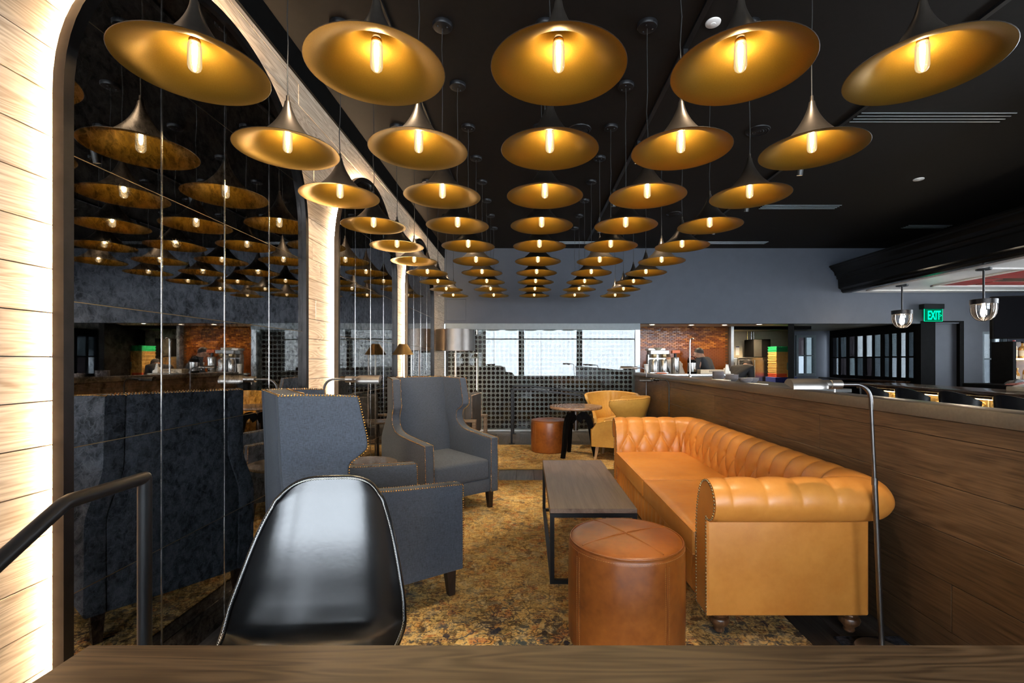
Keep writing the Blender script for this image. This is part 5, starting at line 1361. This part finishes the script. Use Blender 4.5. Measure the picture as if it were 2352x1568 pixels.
MB().box((-0.25, -0.05, 0.0), (-0.19, 0.04, 1.02)).box((0.19, -0.05, 0.0), (0.25, 0.04, 1.02)).box((-0.19, -0.05, 0.0), (0.19, 0.04, 0.06)).box((-0.19, -0.05, 0.96), (0.19, 0.04, 1.02)).box((-0.015, -0.04, 0.06), (0.015, 0.04, 0.96)).box((-0.19, -0.04, 0.49), (0.19, 0.04, 0.52)).build('frame', 'grey_frame', t, smooth=0)
for (x0, x1, z0, z1, mt) in [(-0.19, -0.015, 0.06, 0.49, 'pane_tint_0'), (0.015, 0.19, 0.06, 0.49, 'pane_tint_3'), (-0.19, -0.015, 0.52, 0.96, 'pane_tint_2'), (0.015, 0.19, 0.52, 0.96, 'pane_tint_3')]:
    MB().box((x0, -0.004, z0), (x1, 0.004, z1)).build('pane', mt, t, smooth=0)

# ================================================================== SERVICE COUNTERS AND KITCHEN
t = thing('plate_counter', 'dark service counter behind the half wall holding the crockery', 'counter', (2.6, 6.1, 0))
MB().rbox((-0.45, -1.7, 1.06), (0.45, 1.75, 1.095), 0.004, 1).build('top', 'grey_black', t)
MB().box((-0.42, -1.68, 0.0), (0.42, 1.72, 1.059)).build('body', 'navy_panel', t, smooth=0)
t = thing('coffee_counter', 'coffee counter with steel top and navy front by the kitchen opening', 'counter', (2.95, 8.75, 0))
MB().rbox((-0.75, -0.28, 1.085), (0.80, 0.27, 1.12), 0.004, 1).build('top', 'steel', t)
MB().box((-0.72, -0.26, 0.0), (0.78, 0.25, 1.084)).build('body', 'navy_panel', t, smooth=0)
def stack(x, y, z, r, n, mat, label, dz=0.016, bowl=True):
    # every vessel of the stack is a thing of its own
    pr = [(0.0005, 0.002), (r * 0.55, 0.0), (r * 0.62, 0.006), (r * 0.9, 0.026), (r, 0.040), (r * 0.985, 0.041), (r * 0.86, 0.029), (r * 0.5, 0.010), (0.0005, 0.009)] if bowl else \
         [(0.0005, 0.001), (r * 0.6, 0.0), (r * 0.68, 0.004), (r, 0.014), (r * 0.99, 0.017), (r * 0.66, 0.008), (0.0005, 0.006)]
    me = MB().lathe(pr, 28).mesh('bowl' if bowl else 'plate', mat, 50)
    for k in range(n):
        o = put('bowl' if bowl else 'plate', me, None, (x, y, z + k * dz))
        tag(o, '%s, %s' % (label, 'the only one' if n == 1 else ('the topmost' if k == n - 1 else '%s from the counter' % ORD[k])), 'bowl' if bowl else 'plate', label.replace('in the', 'of the')[:60])
CZ = 1.0955
stack(2.56, 6.28, CZ, 0.077, 6, 'grey_ceramic', 'grey bowl in the tall stack on the crockery counter')
stack(2.60, 5.95, CZ, 0.080, 4, 'grey_ceramic', 'grey bowl in the middle stack on the crockery counter')
stack(2.62, 5.62, CZ, 0.082, 2, 'grey_ceramic', 'grey bowl in the low near stack on the crockery counter')
stack(2.74, 5.70, CZ, 0.075, 2, 'grey_ceramic', 'grey bowl in the low pair behind the near stack')
stack(2.43, 5.98, CZ, 0.080, 2, 'white_ceramic', 'white plate in the left pair at the counter edge', 0.010, False)
stack(2.43, 5.78, CZ, 0.078, 2, 'white_ceramic', 'white plate in the right pair at the counter edge', 0.010, False)
o = MB().rbox((-0.11, -0.16, 0.0), (0.11, 0.16, 0.012), 0.002, 1).build('paper_stack', 'paper', None, (2.38, 5.02, CZ + 0.008), math.radians(8))
tag(o, 'white menus lying at the near end of the crockery counter', 'paper')
t = thing('clipboard', 'dark board under the white menus', 'board', (2.38, 5.0, CZ))
MB().rbox((-0.14, -0.21, 0.0), (0.14, 0.21, 0.007), 0.002, 1).build('board', 'walnut', t)
# tall faucet
t = thing('faucet', 'tall steel rinse faucet rising behind the half wall', 'faucet', (2.62, 7.55, CZ))
MB().tube([(0, 0, 0.0), (0, 0, 0.56), (0.004, 0, 0.59), (0.014, 0, 0.612), (0.034, -0.02, 0.622), (0.05, -0.03, 0.61)], 0.012, 12).build('spout', 'steel', t)
MB().lathe([(0.0005, 0), (0.03, 0), (0.03, 0.02), (0.016, 0.03), (0.016, 0.04)], 16).build('base', 'steel', t)
# coffee brewer
BZ = 1.1205
t = thing('coffee_brewer', 'tall steel coffee brewer on the coffee counter', 'coffee machine', (2.48, 8.80, BZ))
MB().rbox((-0.21, -0.14, 0.0), (0.13, 0.14, 0.03), 0.006, 1).build('base', 'steel', t)
MB().rbox((-0.21, 0.02, 0.03), (0.13, 0.14, 0.36), 0.006, 1).build('back_column', 'steel', t)
MB().rbox((-0.20, -0.16, 0.36), (0.14, 0.14, 0.43), 0.006, 1).build('head', 'steel', t)
MB().rbox((-0.22, -0.06, 0.43), (0.10, 0.14, 0.47), 0.006, 1).build('top_tank', 'white_ceramic', t)
MB().lathe([(0.05, 0.46), (0.085, 0.50), (0.09, 0.50), (0.05, 0.455)], 20, T(-0.04, -0.03, -0.02)).build('filter_cone', 'beige_box', t)
for x in (-0.12, 0.06):
    MB().lathe([(0.0005, 0.29), (0.045, 0.29), (0.052, 0.31), (0.052, 0.355), (0.0005, 0.355)], 18, T(x, -0.08, 0)).build('brew_basket', 'antique_brass', t)
    MB().lathe([(0.0005, 0.031), (0.06, 0.031), (0.062, 0.04), (0.062, 0.24), (0.045, 0.27), (0.0005, 0.272)], 22, T(x, -0.08, 0)).build('carafe', 'steel', t)
MB().box((0.045, -0.1435, 0.10), (0.085, -0.1425, 0.19)).build('notice', 'paper', t, smooth=0)
t = thing('hot_water_urn', 'slim steel urn with orange control box beside the coffee brewer', 'urn', (2.78, 8.80, BZ))
MB().lathe([(0.0005, 0.0), (0.07, 0.0), (0.075, 0.01), (0.075, 0.28), (0.07, 0.30), (0.0005, 0.305)], 24).build('body', 'steel', t)
MB().tube([(0, 0, 0.3), (0, 0, 0.38)], 0.025, 12).build('neck', 'black_metal', t)
MB().rbox((-0.07, -0.05, 0.375), (0.08, 0.05, 0.435), 0.006, 1).build('control_box', 'orange_plastic', t)
MB().tube([(0, -0.075, 0.05), (0, -0.11, 0.05), (0, -0.115, 0.03)], 0.01, 8).build('tap', 'black_metal', t)
t = thing('airpot', 'steel airpot with black carry handle on the coffee counter', 'airpot', (3.07, 8.74, BZ))
MB().lathe([(0.0005, 0.0), (0.075, 0.0), (0.078, 0.01), (0.078, 0.21), (0.0005, 0.212)], 26).build('body', 'steel', t)
MB().lathe([(0.079, 0.0), (0.079, 0.035)], 26).lathe([(0.0005, 0.26), (0.06, 0.258), (0.078, 0.24), (0.080, 0.20), (0.078, 0.20)], 26).build('collar', 'black_paint', t)
MB().tube([(0.072 * math.cos(a), 0, 0.235 + 0.085 * math.sin(a)) for a in [PI * k / 12 for k in range(13)]], 0.007, 8).build('handle', 'black_paint', t)
t = thing('cutlery_box', 'low beige perforated box on the coffee counter', 'box', (3.345, 8.62, BZ))
MB().rbox((-0.19, -0.09, 0.0), (0.24, 0.09, 0.075), 0.006, 1).build('body', 'beige_box', t)
m = MB()
for k in range(14): m.box((-0.03 + k * 0.018, -0.0915, 0.03), (-0.022 + k * 0.018, -0.0902, 0.062))
m.build('vent_slots', 'walnut', t, smooth=0)
cl = cloth(3.66, 8.60, BZ + 0.0, 0.055, 0.06, 0.20, 'white_cloth', '', 9); tag(cl, 'bunched white towel standing beside the beige box', 'towel'); cl.name = 'towel'
t = thing('orange_tray', 'flat orange tray in front of the coffee brewer', 'tray', (2.45, 8.57, BZ))
MB().rbox((-0.09, -0.05, 0.0), (0.09, 0.05, 0.018), 0.004, 1).rbox((-0.08, -0.042, 0.018), (0.08, 0.042, 0.022), 0.002, 1).build('body', 'orange_plastic', t)
t = thing('paper_cup', 'tall white paper cup at the end of the coffee counter', 'cup', (2.215, 8.72, BZ))
MB().lathe([(0.0005, 0), (0.035, 0), (0.045, 0.17), (0.047, 0.175), (0.0005, 0.176)], 20).build('cup', 'white_ceramic', t)
MB().lathe([(0.046, 0.155), (0.05, 0.16), (0.046, 0.165)], 20).build('rim', 'white_ceramic', t)
# outlets on brick
for (x, z, l) in [(4.02, 1.28, 'white wall outlet at the far end of the brick wall'), (3.36, 1.27, 'white wall outlet between the two kitchen workers'), (2.87, 1.27, 'white wall outlet beside the coffee brewer')]:
    t = thing('wall_outlet', l, 'outlet', (x, 10.303, z))
    MB().rbox((-0.055, -0.008, -0.03), (0.055, 0.0, 0.03), 0.003, 1).build('plate', 'white_ceramic', t)
    for dx in (-0.025, 0.025): MB().rbox((dx - 0.012, -0.010, -0.016), (dx + 0.012, -0.008, 0.016), 0.002, 1).build('socket', 'beige_box', t)
# prep counter along the brick
t = thing('prep_counter', 'steel prep counter along the brick wall', 'counter', (3.3, 10.06, 0))
MB().rbox((-0.9, -0.24, 0.90), (1.1, 0.24, 0.94), 0.004, 1).build('top', 'steel', t)
MB().box((-0.88, -0.22, 0.0), (1.08, 0.22, 0.899)).build('body', 'grey_black', t, smooth=0)
# kitchen equipment
t = thing('reach_in_fridge', 'steel undercounter unit below the black ice machine', 'fridge', (5.47, 11.55, 0))
MB().rbox((-0.40, -0.28, 0.0), (0.42, 0.28, 1.44), 0.008, 1).build('body', 'steel', t)
MB().rbox((-0.38, -0.295, 0.1), (-0.02, -0.281, 1.38), 0.004, 1).build('door', 'steel', t); MB().rbox((0.0, -0.295, 0.1), (0.40, -0.281, 1.38), 0.004, 1).build('door', 'steel', t)
t = thing('ice_machine', 'black box ice machine on the steel unit', 'ice machine', (5.66, 11.55, 1.44))
MB().rbox((-0.20, -0.24, 0.0), (0.22, 0.24, 0.44), 0.01, 1).build('body', 'black_paint', t)
MB().rbox((-0.19, -0.252, 0.01), (0.0, -0.241, 0.43), 0.004, 1).build('front_panel', 'grey_black', t)
t = thing('dish_machine', 'pale steel dish machine with a notice on its door', 'dish machine', (4.82, 11.5, 0))
MB().rbox((-0.28, -0.25, 0.0), (0.22, 0.25, 1.0), 0.006, 1).build('base', 'steel', t)
MB().rbox((-0.28, -0.25, 1.02), (0.22, 0.25, 1.42), 0.006, 1).build('hood', 'aluminium', t)
MB().rbox((-0.24, -0.258, 1.10), (0.16, -0.251, 1.32), 0.004, 1).build('window', 'grey_black', t)
t = thing('wall_notice', 'white notice taped to the cream kitchen wall', 'notice', (5.38, 11.99, 1.60))
MB().box((-0.045, -0.006, -0.10), (0.045, 0.0, 0.12)).build('sheet', 'paper', t, smooth=0); MB().box((-0.045, -0.0075, 0.10), (0.045, -0.006, 0.12)).build('header', 'blue_crate', t, smooth=0)
t = thing('supply_pipes', 'brass and steel pipes above the ice machine', 'pipes', (5.70, 11.92, 1.5))
for dx, mt, r_ in ((-0.10, 'brass', 0.010), (0.0, 'steel', 0.022), (0.06, 'steel', 0.018)): MB().tube([(dx, 0, 0.0), (dx, 0, 0.60)], r_, 10).build('pipe', mt, t)
# stacked crates
def crate(x, y, z, w_, h, mat, label):
    t = thing('dish_rack', label, 'crate', (x, y, z), 0, 'stacked dish racks')
    m = MB(); n = 7
    m.box((-w_, -0.2, 0.0), (w_, 0.2, 0.008)); m.box((-w_, -0.2, h - 0.012), (w_, -0.19, h)).box((-w_, 0.19, h - 0.012), (w_, 0.2, h)).box((-w_, -0.19, h - 0.012), (-w_ + 0.01, 0.19, h)).box((w_ - 0.01, -0.19, h - 0.012), (w_, 0.19, h))
    m.box((-w_, -0.2, h * 0.42), (w_, -0.19, h * 0.60)).box((-w_, -0.19, h * 0.42), (-w_ + 0.01, 0.19, h * 0.6))
    m.build('rails', mat, t, smooth=0)
    m = MB()
    for k in range(n):
        a = -w_ + (2 * w_ - 0.012) * k / (n - 1); m.box((a, -0.2, 0.008), (a + 0.012, -0.19, h - 0.012))
    m.box((-w_ + 0.012, -0.188, 0.009), (w_ - 0.012, 0.188, h - 0.014))
    m.build('bars', mat, t, smooth=0)
cols = ['tan_crate'] * 7 + ['green_crate']
z = 0.92; k = 0
t = thing('crate_dolly', 'deep blue bin under the dish racks', 'bin', (5.93, 10.95, 0))
MB().rbox((-0.24, -0.22, 0.0), (0.24, 0.22, 0.60), 0.01, 1).rbox((-0.26, -0.24, 0.60), (0.26, 0.24, 0.66), 0.01, 1).rbox((-0.25, -0.23, 0.66), (0.25, 0.23, 0.80), 0.01, 1).rbox((-0.26, -0.24, 0.80), (0.26, 0.24, 0.86), 0.01, 1).rbox((-0.25, -0.23, 0.86), (0.25, 0.23, 0.98), 0.01, 1).build('body', 'blue_crate', t)
z = 0.981
names1 = ['red_crate', 'tan_crate', 'tan_crate', 'tan_crate', 'tan_crate', 'tan_crate', 'tan_crate', 'green_crate', 'green_crate']
names2 = ['yellow_crate', 'yellow_crate', 'teal_crate', 'teal_crate', 'tan_crate', 'tan_crate', 'tan_crate', 'green_crate', 'green_crate']
for k in range(9):
    h = 0.082 if k < 7 else 0.062
    crate(5.84, 10.95, z, 0.120, h, names1[k], '%s dish rack, %s from the bin in the left stack' % (names1[k].split('_')[0], ORD[k]))
    crate(6.035, 10.95, z, 0.072, h, names2[k], '%s dish rack, %s from the bin in the right stack' % (names2[k].split('_')[0], ORD[k]))
    z += h + 0.001
# downlights of the kitchen
def downlight(x, y, e, label):
    t = thing('downlight', label, 'downlight', (x, y, ZH + 0.035), 0, 'kitchen downlights')
    MB().lathe([(0.052, -0.001), (0.066, -0.006), (0.070, -0.0005)], 24).build('ring', 'white_ceramic', t)
    MB().lathe([(0.0005, -0.0008), (0.052, -0.0008)], 24).build('lens', 'downlight_lens', t)
    l = bpy.data.lights.new('lamp', 'SPOT'); l.energy = e; l.color = (1.0, 0.74, 0.46); l.spot_size = 2.6; l.spot_blend = 0.5; l.shadow_soft_size = 0.05
    o = bpy.data.objects.new('lamp', l); COL.objects.link(o); o.parent = t; o.location = (0, 0, -0.012)
downlight(2.60, 9.75, 26, 'kitchen downlight above the coffee brewer')
downlight(3.45, 9.85, 26, 'kitchen downlight above the kitchen workers')
downlight(4.15, 9.85, 26, 'kitchen downlight above the end of the brick wall')
downlight(4.78, 9.65, 30, 'kitchen downlight in front of the steel equipment')
downlight(5.25, 10.95, 240, 'added downlight above the ice machine, brightening the back kitchen')  # extra lamp, added to brighten the cream area of the back kitchen

# ================================================================== PEOPLE IN THE KITCHEN
def skin_mesh(name, pts, edges, radii, mat, parent, root=0, lv=2):
    me = bpy.data.meshes.new(name); me.from_pydata(pts, edges, [])
    o = bpy.data.objects.new(name, me); COL.objects.link(o); o.parent = parent
    md = o.modifiers.new('skin', 'SKIN'); md.use_smooth_shade = True
    for i, r_ in enumerate(radii):
        sv = me.skin_vertices[0].data[i]; sv.radius = r_ if isinstance(r_, tuple) else (r_, r_); sv.use_root = (i == root)
    sb = o.modifiers.new('sub', 'SUBSURF'); sb.levels = lv; sb.render_levels = lv
    me.materials.append(MATS[mat]); return o
def person(x, y, rz, bend, label, shirt, hair, hs=1.0):
    t = thing('person', label, 'person', (x, y, 0), rz, 'kitchen workers')
    # forward is +x; bend = forward lean of the torso
    def tor(h, fx=0.0, sy=0.0):     # point on the leaning torso, h above the hips
        return (math.sin(bend) * h + math.cos(bend) * fx, sy, 0.93 + math.cos(bend) * h - math.sin(bend) * fx)
    hd = tor(0.66, 0.07)
    J = {'pel': (0, 0, 0.93), 'wai': tor(0.18), 'che': tor(0.40), 'nec': tor(0.535, 0.01), 'chin': tor(0.60, 0.03), 'head': hd, 'crown': tor(0.76, 0.10)}
    for s, sg in (('l', 1), ('r', -1)):
        J['sh' + s] = tor(0.46, 0.0, 0.185 * sg); e = tor(0.24, 0.16, 0.23 * sg); J['el' + s] = e
        J['wr' + s] = (e[0] + 0.22, 0.13 * sg, e[2] - 0.05); J['ha' + s] = (e[0] + 0.30, 0.10 * sg, e[2] - 0.065)
        for f in range(4): J['f%d' % f + s] = (e[0] + 0.375 - 0.012 * abs(f - 1), 0.10 * sg + (f - 1.5) * 0.021, e[2] - 0.095)
        J['th' + s] = (e[0] + 0.31, 0.10 * sg - sg * 0.055, e[2] - 0.085)
        J['hi' + s] = (0, 0.095 * sg, 0.88); J['kn' + s] = (0.03, 0.10 * sg, 0.48); J['an' + s] = (-0.02, 0.10 * sg, 0.075); J['to' + s] = (0.14, 0.11 * sg, 0.035)
    rad = {'pel': .11, 'wai': .105, 'che': .12, 'nec': .052, 'chin': .068, 'head': (.085, .098), 'crown': .06}
    for s in 'lr':
        rad.update({'sh' + s: .06, 'el' + s: .042, 'wr' + s: .028, 'ha' + s: .033, 'th' + s: .009, 'hi' + s: .095, 'kn' + s: .06, 'an' + s: .042, 'to' + s: .036})
        for f in range(4): rad['f%d' % f + s] = .009
    E = [('pel', 'wai'), ('wai', 'che'), ('che', 'nec'), ('nec', 'chin'), ('chin', 'head'), ('head', 'crown')]
    for s in 'lr': E += [('che', 'sh' + s), ('sh' + s, 'el' + s), ('el' + s, 'wr' + s), ('wr' + s, 'ha' + s), ('ha' + s, 'th' + s)] + [('ha' + s, 'f%d' % f + s) for f in range(4)] + [('pel', 'hi' + s), ('hi' + s, 'kn' + s), ('kn' + s, 'an' + s), ('an' + s, 'to' + s)]
    keys = list(J); ix = {k: i for i, k in enumerate(keys)}
    shr = {'pel': .7, 'wai': .7, 'che': .66, 'shl': .7, 'shr': .7, 'ell': .8, 'elr': .8, 'hil': .75, 'hir': .75, 'knl': .8, 'knr': .8}
    skin_mesh('body', [J[k] for k in keys], [(ix[a], ix[b]) for a, b in E], [rad[k] * shr[k] if k in shr else rad[k] for k in keys], 'skin_tone', t, ix['pel'])
    def sub(name, ks, grow, mat, root):
        im = {k: i for i, k in enumerate(ks)}
        skin_mesh(name, [J[k] for k in ks], [(im[a], im[b]) for a, b in E if a in im and b in im], [tuple(q + grow for q in (rad[k] if isinstance(rad[k], tuple) else (rad[k],) * 2)) for k in ks], mat, t, im[root])
    sub('shirt', ['pel', 'wai', 'che', 'shl', 'shr', 'ell', 'elr', 'wrl', 'wrr', 'nec'], 0.022, shirt, 'wai')
    sub('trousers', ['pel', 'hil', 'hir', 'knl', 'knr', 'anl', 'anr'], 0.020, 'trousers_dark', 'pel')
    for sg in (1, -1): MB().rbox((-0.08, 0.10 * sg - 0.05, 0.0), (0.20, 0.10 * sg + 0.05, 0.085), 0.03, 3).build('shoe', 'black_leather', t)
    # head details: nose, ears, eyes, mouth, hair
    M = T(*hd) @ R(bend * 0.9, 'Y')
    f_ = MB().ball((0.098, 0, -0.015), 0.017, 8, 5).ball((0.0, 0.092, -0.01), 0.022, 8, 5).ball((0.0, -0.092, -0.01), 0.022, 8, 5)
    fc = MB().add(f_.v, f_.f, M).build('nose_and_ears', 'skin_tone', t, smooth=60)
    MB().ball((0.088, 0.032, 0.018), 0.010, 8, 5, M).ball((0.088, -0.032, 0.018), 0.010, 8, 5, M).build('eyes', 'hair_dark', t, smooth=60)
    MB().rbox((0.088, -0.022, -0.058), (0.096, 0.022, -0.048), 0.003, 1, M).build('mouth', 'red_cloth', t)
    pr = [(0.0005, 0.118)] + [(0.097 * math.sin(a) * (1 + 0.03 * math.sin(9 * a)), 0.015 + 0.103 * math.cos(a)) for a in [0.2 + k * 0.15 for k in range(10)]]
    MB().lathe(pr, 20, M @ T(-0.016, 0, 0.0) @ R(-0.6, 'Y')).build('hair', hair, t, smooth=60)
    return t
person(3.74, 9.40, math.radians(132), 0.42, 'person in a dark shirt leaning over beside the brick wall', 'shirt_charcoal', 'hair_dark')
person(3.09, 9.33, math.radians(118), 0.66, 'person in a pale grey shirt bending low behind the airpot', 'shirt_grey', 'hair_brown')
person(4.10, 9.38, math.radians(35), 0.95, 'person in black bending at the prep counter, farthest along the brick wall', 'shirt_black', 'hair_dark')
